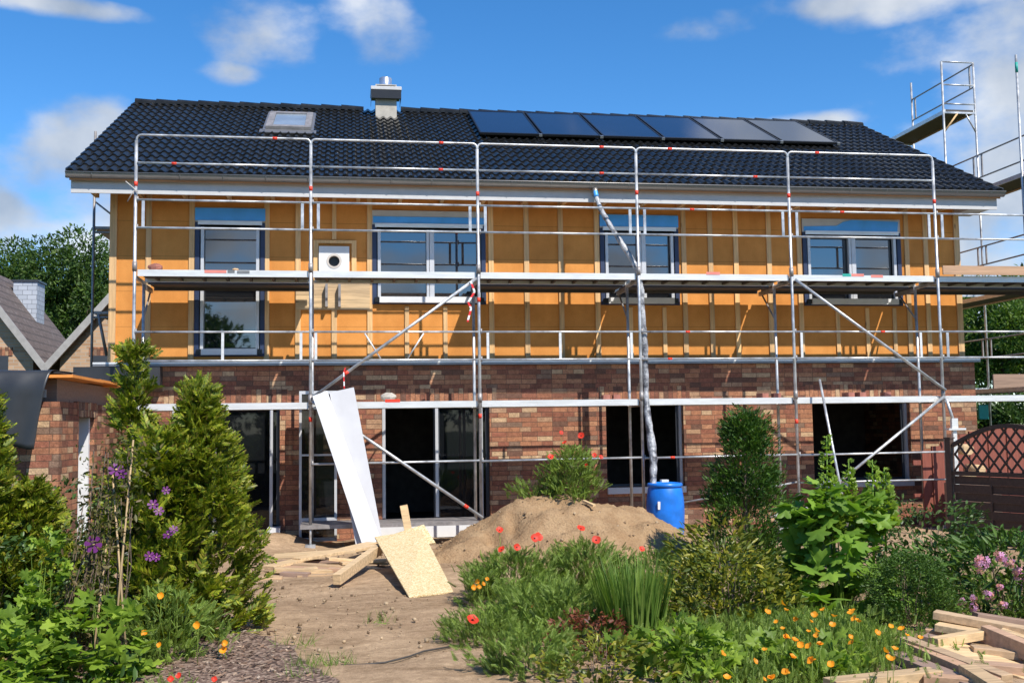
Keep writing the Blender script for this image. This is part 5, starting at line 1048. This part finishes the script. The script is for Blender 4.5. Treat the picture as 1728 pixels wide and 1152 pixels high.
RH = plant('rhododendron', 'rhododendron with lilac and salmon flower trusses at the right edge', 'rhododendron', (9.15, -7.15, -.2), .70, ell(.85, .5), 2300, TG, .13, 'boxw', clump=12, cr=.1, stems=6, stemr=.012)
for (u, v, s) in ((1655, 948, .1), (1690, 940, .07), (1641, 1008, .05), (1668, 1003, .06), (1642, 1025, .05), (1687, 990, .045), (1692, 1020, .05), (1715, 960, .07), (1722, 975, .08), (1622, 1014, .05), (1704, 948, .06)):
    c = at(u, v, -7.75); n = 13; S_ = sph(n); S_[:, 1] = -np.abs(S_[:, 1]); npmesh('flower_truss', [inst_arrays(TCle, c+S_*s*rng.uniform(.3, .85, (n, 1)), norm(np.cross(S_, sph(n))), norm(S_+sph(n)*.5), s*rng.uniform(.25, .42, n))], 'pink', RH)
plant('golden_shrub', 'yellow green leathery shrub in the middle of the flower bed', 'shrub', (6.5, -7.0, -.2), .64, ell(.62, .45), 3000, TL, .078, 'golden', clump=12, cr=.11, stems=7, stemr=.011, up=.5)
plant('golden_shrub', 'yellow tipped shrub standing taller just in front of the yew', 'shrub', (6.85, -5.8, -.2), .85, ell(.36, .55), 650, TG, .11, 'golden', clump=11, cr=.10, stems=5, stemr=.01, up=.8)
plant('golden_shrub', 'low yellow green shrub with small leaves at the bottom edge', 'shrub', (4.85, -9.1, -.2), .34, ell(.42, .5), 520, TL, .075, 'golden', clump=9, cr=.07, stems=6, stemr=.006)
plant('leafy_plant', 'low plant with pale lobed leaves in the lower middle of the bed', 'plant', (5.45, -8.9, -.2), .36, ell(.38, .5), 300, TLo, .10, 'maple', clump=8, cr=.08, stems=5, stemr=.005, stemmat='maple')
plant('leafy_plant', 'big pale lobed leaves among the orange poppies by the front timber', 'plant', (6.3, -9.0, -.2), .30, ell(.4, .5), 230, TLo, .12, 'maple', clump=8, cr=.08, stems=5, stemr=.005, stemmat='maple')
plant('red_leaf_plant', 'small reddish brown leaved plant beside the grass blades', 'plant', (5.05, -7.9, -.2), .26, ell(.42, .5), 900, TL, .06, 'redleaf', clump=12, cr=.07, stems=5, stemr=.005)
# iris like grass
GR = thing('iris_clump', 'clump of upright sword like green blades in the middle of the bed', 'iris', (5.65, -7.6, -.2))
n = 520; a = rng.random(n)*6.28; r_ = rng.random(n)**.5*.25; P = np.stack([5.47+r_*np.cos(a), -7.6+r_*np.sin(a)*.8, np.full(n, -.2)], 1); D = norm(np.stack([np.cos(a)*.08, np.sin(a)*.08, np.ones(n)], 1)+rng.normal(size=(n, 3))*.06)
npmesh('blades', [inst_arrays(TB, P, D, norm(np.stack([np.cos(a), np.sin(a), np.zeros(n)], 1)+sph(n)*.5), .45+.3*rng.random(n))], 'blade', GR)
# poppies
def poppy_plant(label, c, rad, h, n, flowers, mat='poppyleaf', size=.13, group=None, ftype='r', fy=None, stems=8):
    t = plant('poppy_plant', label, 'poppy', c, h, ell(rad, .45), n, TFe, size, mat, clump=14, cr=.12, stems=stems, stemr=.004, up=1.1, rnd=.55, stemmat='poppyleaf', group=group)
    for (u, v) in flowers:
        p = at(u, v, fy if fy is not None else c[1]-.3); s = random.uniform(.030, .052) if ftype == 'r' else random.uniform(.016, .022) if ftype == 's' else random.uniform(.02, .032)
        f = add_flower(t, 'flower', TPop if ftype == 'r' else TCal, 'poppyred' if ftype in 'rs' else 'orangepetal', p, s, (random.uniform(-.5, .5), -1, .6), 'black' if ftype == 'r' else None)
        MB().tube([(p[0], p[1]+.01, p[2]-.005), (p[0]+random.uniform(-.03, .03), p[1]+.05, max(c[2], p[2]-.35))], .0028, 5).build('flower_stem', 'poppyleaf', f)
    return t
hz = heapz(6.15, -1.5)
poppy_plant('bushy red poppy growing on top of the sand heap', (6.27, -1.35, hz-.10), .36, .72, 1300, [(947, 730), (953, 747), (981, 735), (929, 771), (1003, 768), (1014, 771), (990, 785)], size=.11, fy=-1.55)
poppy_plant('low leafy tuft on the left shoulder of the sand heap crest', (5.75, -1.2, heapz(5.75, -1.4)-.05), .32, .22, 260, [], size=.11)
poppy_plant('red poppy clump at the left front foot of the sand heap', (4.85, -5.3, -.2), .50, .42, 1900, [(843, 894), (847, 927), (872, 923), (902, 908)], size=.095)
poppy_plant('red poppy clump at the middle front of the sand heap', (5.65, -5.1, -.2), .46, .46, 1900, [(980, 892), (1006, 911), (908, 906)], size=.095)
poppy_plant('poppy clump with one red flower by the right foot of the heap', (6.32, -5.4, -.2), .32, .42, 1000, [(1083, 926)], size=.09)
poppy_plant('low poppy foliage with one red bloom beside the soil path', (4.75, -6.6, -.2), .48, .30, 1600, [(905, 1021)], size=.08)
poppy_plant('bright green low foliage spilling onto the path edge', (4.3, -7.3, -.2), .42, .18, 1200, [(797, 1046)], size=.07)
poppy_plant('grass green feathery tuft at the bottom middle of the bed', (4.45, -8.5, -.2), .34, .26, 650, [], size=.10)
poppy_plant('green foliage between the path and the iris clump', (5.0, -7.1, -.2), .45, .34, 1000, [], size=.11)
o4 = [(806, 980), (815, 985), (808, 990), (822, 977), (799, 991)]
poppy_plant('small orange flowered plant at the left of the red poppies', (4.45, -5.6, -.2), .22, .36, 300, o4, size=.1, ftype='o', fy=-5.85)
cal = [(1300+x/2.34, 660+y/2.34) for x, y in [(45, 838), (60, 865), (25, 912), (60, 970), (95, 985), (120, 1000), (160, 910), (175, 885), (195, 1000), (155, 1010), (165, 1065), (240, 1080), (85, 1050), (60, 1110), (10, 1135), (150, 950), (185, 965), (245, 925), (250, 890), (325, 870), (318, 880), (335, 900), (350, 910), (342, 903), (315, 970), (325, 995), (420, 955), (475, 930), (520, 942), (540, 965), (592, 975), (450, 1027), (490, 1020), (466, 1055), (485, 1062), (210, 865), (100, 900), (180, 945)]]
cal += [(900+x/2.548, 700+y/2.548) for x, y in [(1072, 920), (1130, 880), (1005, 850), (810, 1028), (950, 1060), (832, 1132), (990, 1137), (1025, 1135), (1088, 1105), (1112, 1042), (1122, 970), (1150, 990), (1232, 988), (1197, 1055), (995, 1012), (1088, 955)]]
def cal_patch(label, cx, cy, sx, sy, n, fl, h=.22):
    t = thing('orange_poppy_patch', label, 'poppies', (cx, cy, -.2)); P = np.stack([cx+rng.normal(size=n)*sx, cy+rng.normal(size=n)*sy, -.2+rng.random(n)*h*.75], 1)
    npmesh('foliage', [inst_arrays(TFe, P, norm(rng.normal(size=(n, 3))*.4+np.array([0, 0, 1.])), sph(n), .05+.06*rng.random(n))], 'poppyleaf', t)
    for (u, v) in fl:
        p = atz(u, v, .10 if v > 1040 else .12); f = add_flower(t, 'flower', TCal, 'orangepetal', p, random.uniform(.015, .028), (random.uniform(-1.1, 1.1), random.uniform(-1, .2), 1.0)); MB().tube([(p[0], p[1], p[2]-.002), (p[0]+random.uniform(-.02, .02), p[1]+.02, p[2]-.25)], .002, 5).build('flower_stem', 'poppyleaf', f)
cal_patch('bed of orange poppies left part, by the yellow green shrub', 6.1, -8.6, .32, .55, 2200, [c for c in cal if c[0] < 1345])
cal_patch('bed of orange poppies middle part, in front of the hollyhock', 6.85, -8.2, .30, .6, 2600, [c for c in cal if 1345 <= c[0] < 1460])
cal_patch('bed of orange poppies right part, next to the woodpile', 7.0, -8.0, .22, .3, 900, [c for c in cal if c[0] >= 1460])
poppy_plant('orange poppies at the foot of the clematis canes', (1.75, -7.5, -.2), .32, .5, 700, [(272, 1005), (334, 1054), (244, 1068), (270, 1088)], size=.10, ftype='o', fy=-7.9)
poppy_plant('single yellow and orange poppy on the bark mulch', (2.15, -7.6, -.2), .10, .26, 60, [(379, 1085), (378, 1098)], size=.08, ftype='o', fy=-7.7, stems=3)
poppy_plant('small red orange poppies low at the bottom edge on the mulch', (1.95, -8.9, -.2), .18, .14, 90, [(303, 1140), (288, 1146), (362, 1146)], size=.06, ftype='s', fy=-8.95, stems=3)
# grass tufts
for k, (u, v, r_, n, l) in enumerate(((545, 1125, .16, 220, 'green grass tuft at the mulch edge on the path'), (500, 1092, .12, 70, 'sparse grass tuft on the left side of the path'), (640, 1052, .1, 40, 'tiny grass tuft in the middle of the soil path'), (520, 1145, .12, 70, 'dry grass tuft at the bottom of the path'), (1000, 1050, .25, 260, 'fine grass patch before the red leaved plant'), (1280, 960, .2, 200, 'tuft of grass beside the yew foot'))):
    c = atz(u, v); t = thing('grass_tuft', l, 'grass', c, 'grass tufts on bare soil'); a = rng.random(n)*6.28; q = rng.random(n)**.5*r_; P = np.stack([c[0]+q*np.cos(a)*1.6, c[1]+q*np.sin(a), np.full(n, -.19)], 1)
    npmesh('blades', [inst_arrays(TB, P, norm(rng.normal(size=(n, 3))*.5+np.array([0, 0, .8])), sph(n), .06+.1*rng.random(n))], 'blade', t)
# low ground cover under the bed
n = 5200; P = np.stack([rng.uniform(4.9, 10.2, n), rng.uniform(-9.6, -4.6, n), rng.uniform(-.2, -.08, n)], 1); P = P[((P[:, 0]-4.9 > (P[:, 1]+4.6)*-.05)) & ~((P[:, 0] > 6.3+.55*(P[:, 1]+9.6)) & (P[:, 1] < -7.7))]; n = len(P)
o = npmesh('ground_cover', [inst_arrays(TFe, P, norm(rng.normal(size=(n, 3))*.6+np.array([0, 0, .8])), sph(n), .05+.07*rng.random(n))], 'poppyleaf', None, (0, 0, 0)); tag(o, 'low green ground cover among the garden plants', kind='stuff')
n = 1800; P = np.stack([rng.uniform(-1, 1.7, n), rng.uniform(-9.3, -5.4, n), rng.uniform(-.2, -.05, n)], 1)
o = npmesh('ground_cover', [inst_arrays(TL, P, norm(rng.normal(size=(n, 3))*.6+np.array([0, 0, .5])), norm(sph(n)+np.array([0, 0, 1])), .05+.06*rng.random(n))], 'dark', None, (0, 0, 0)); tag(o, 'dark ground cover under the left conifers', kind='stuff')
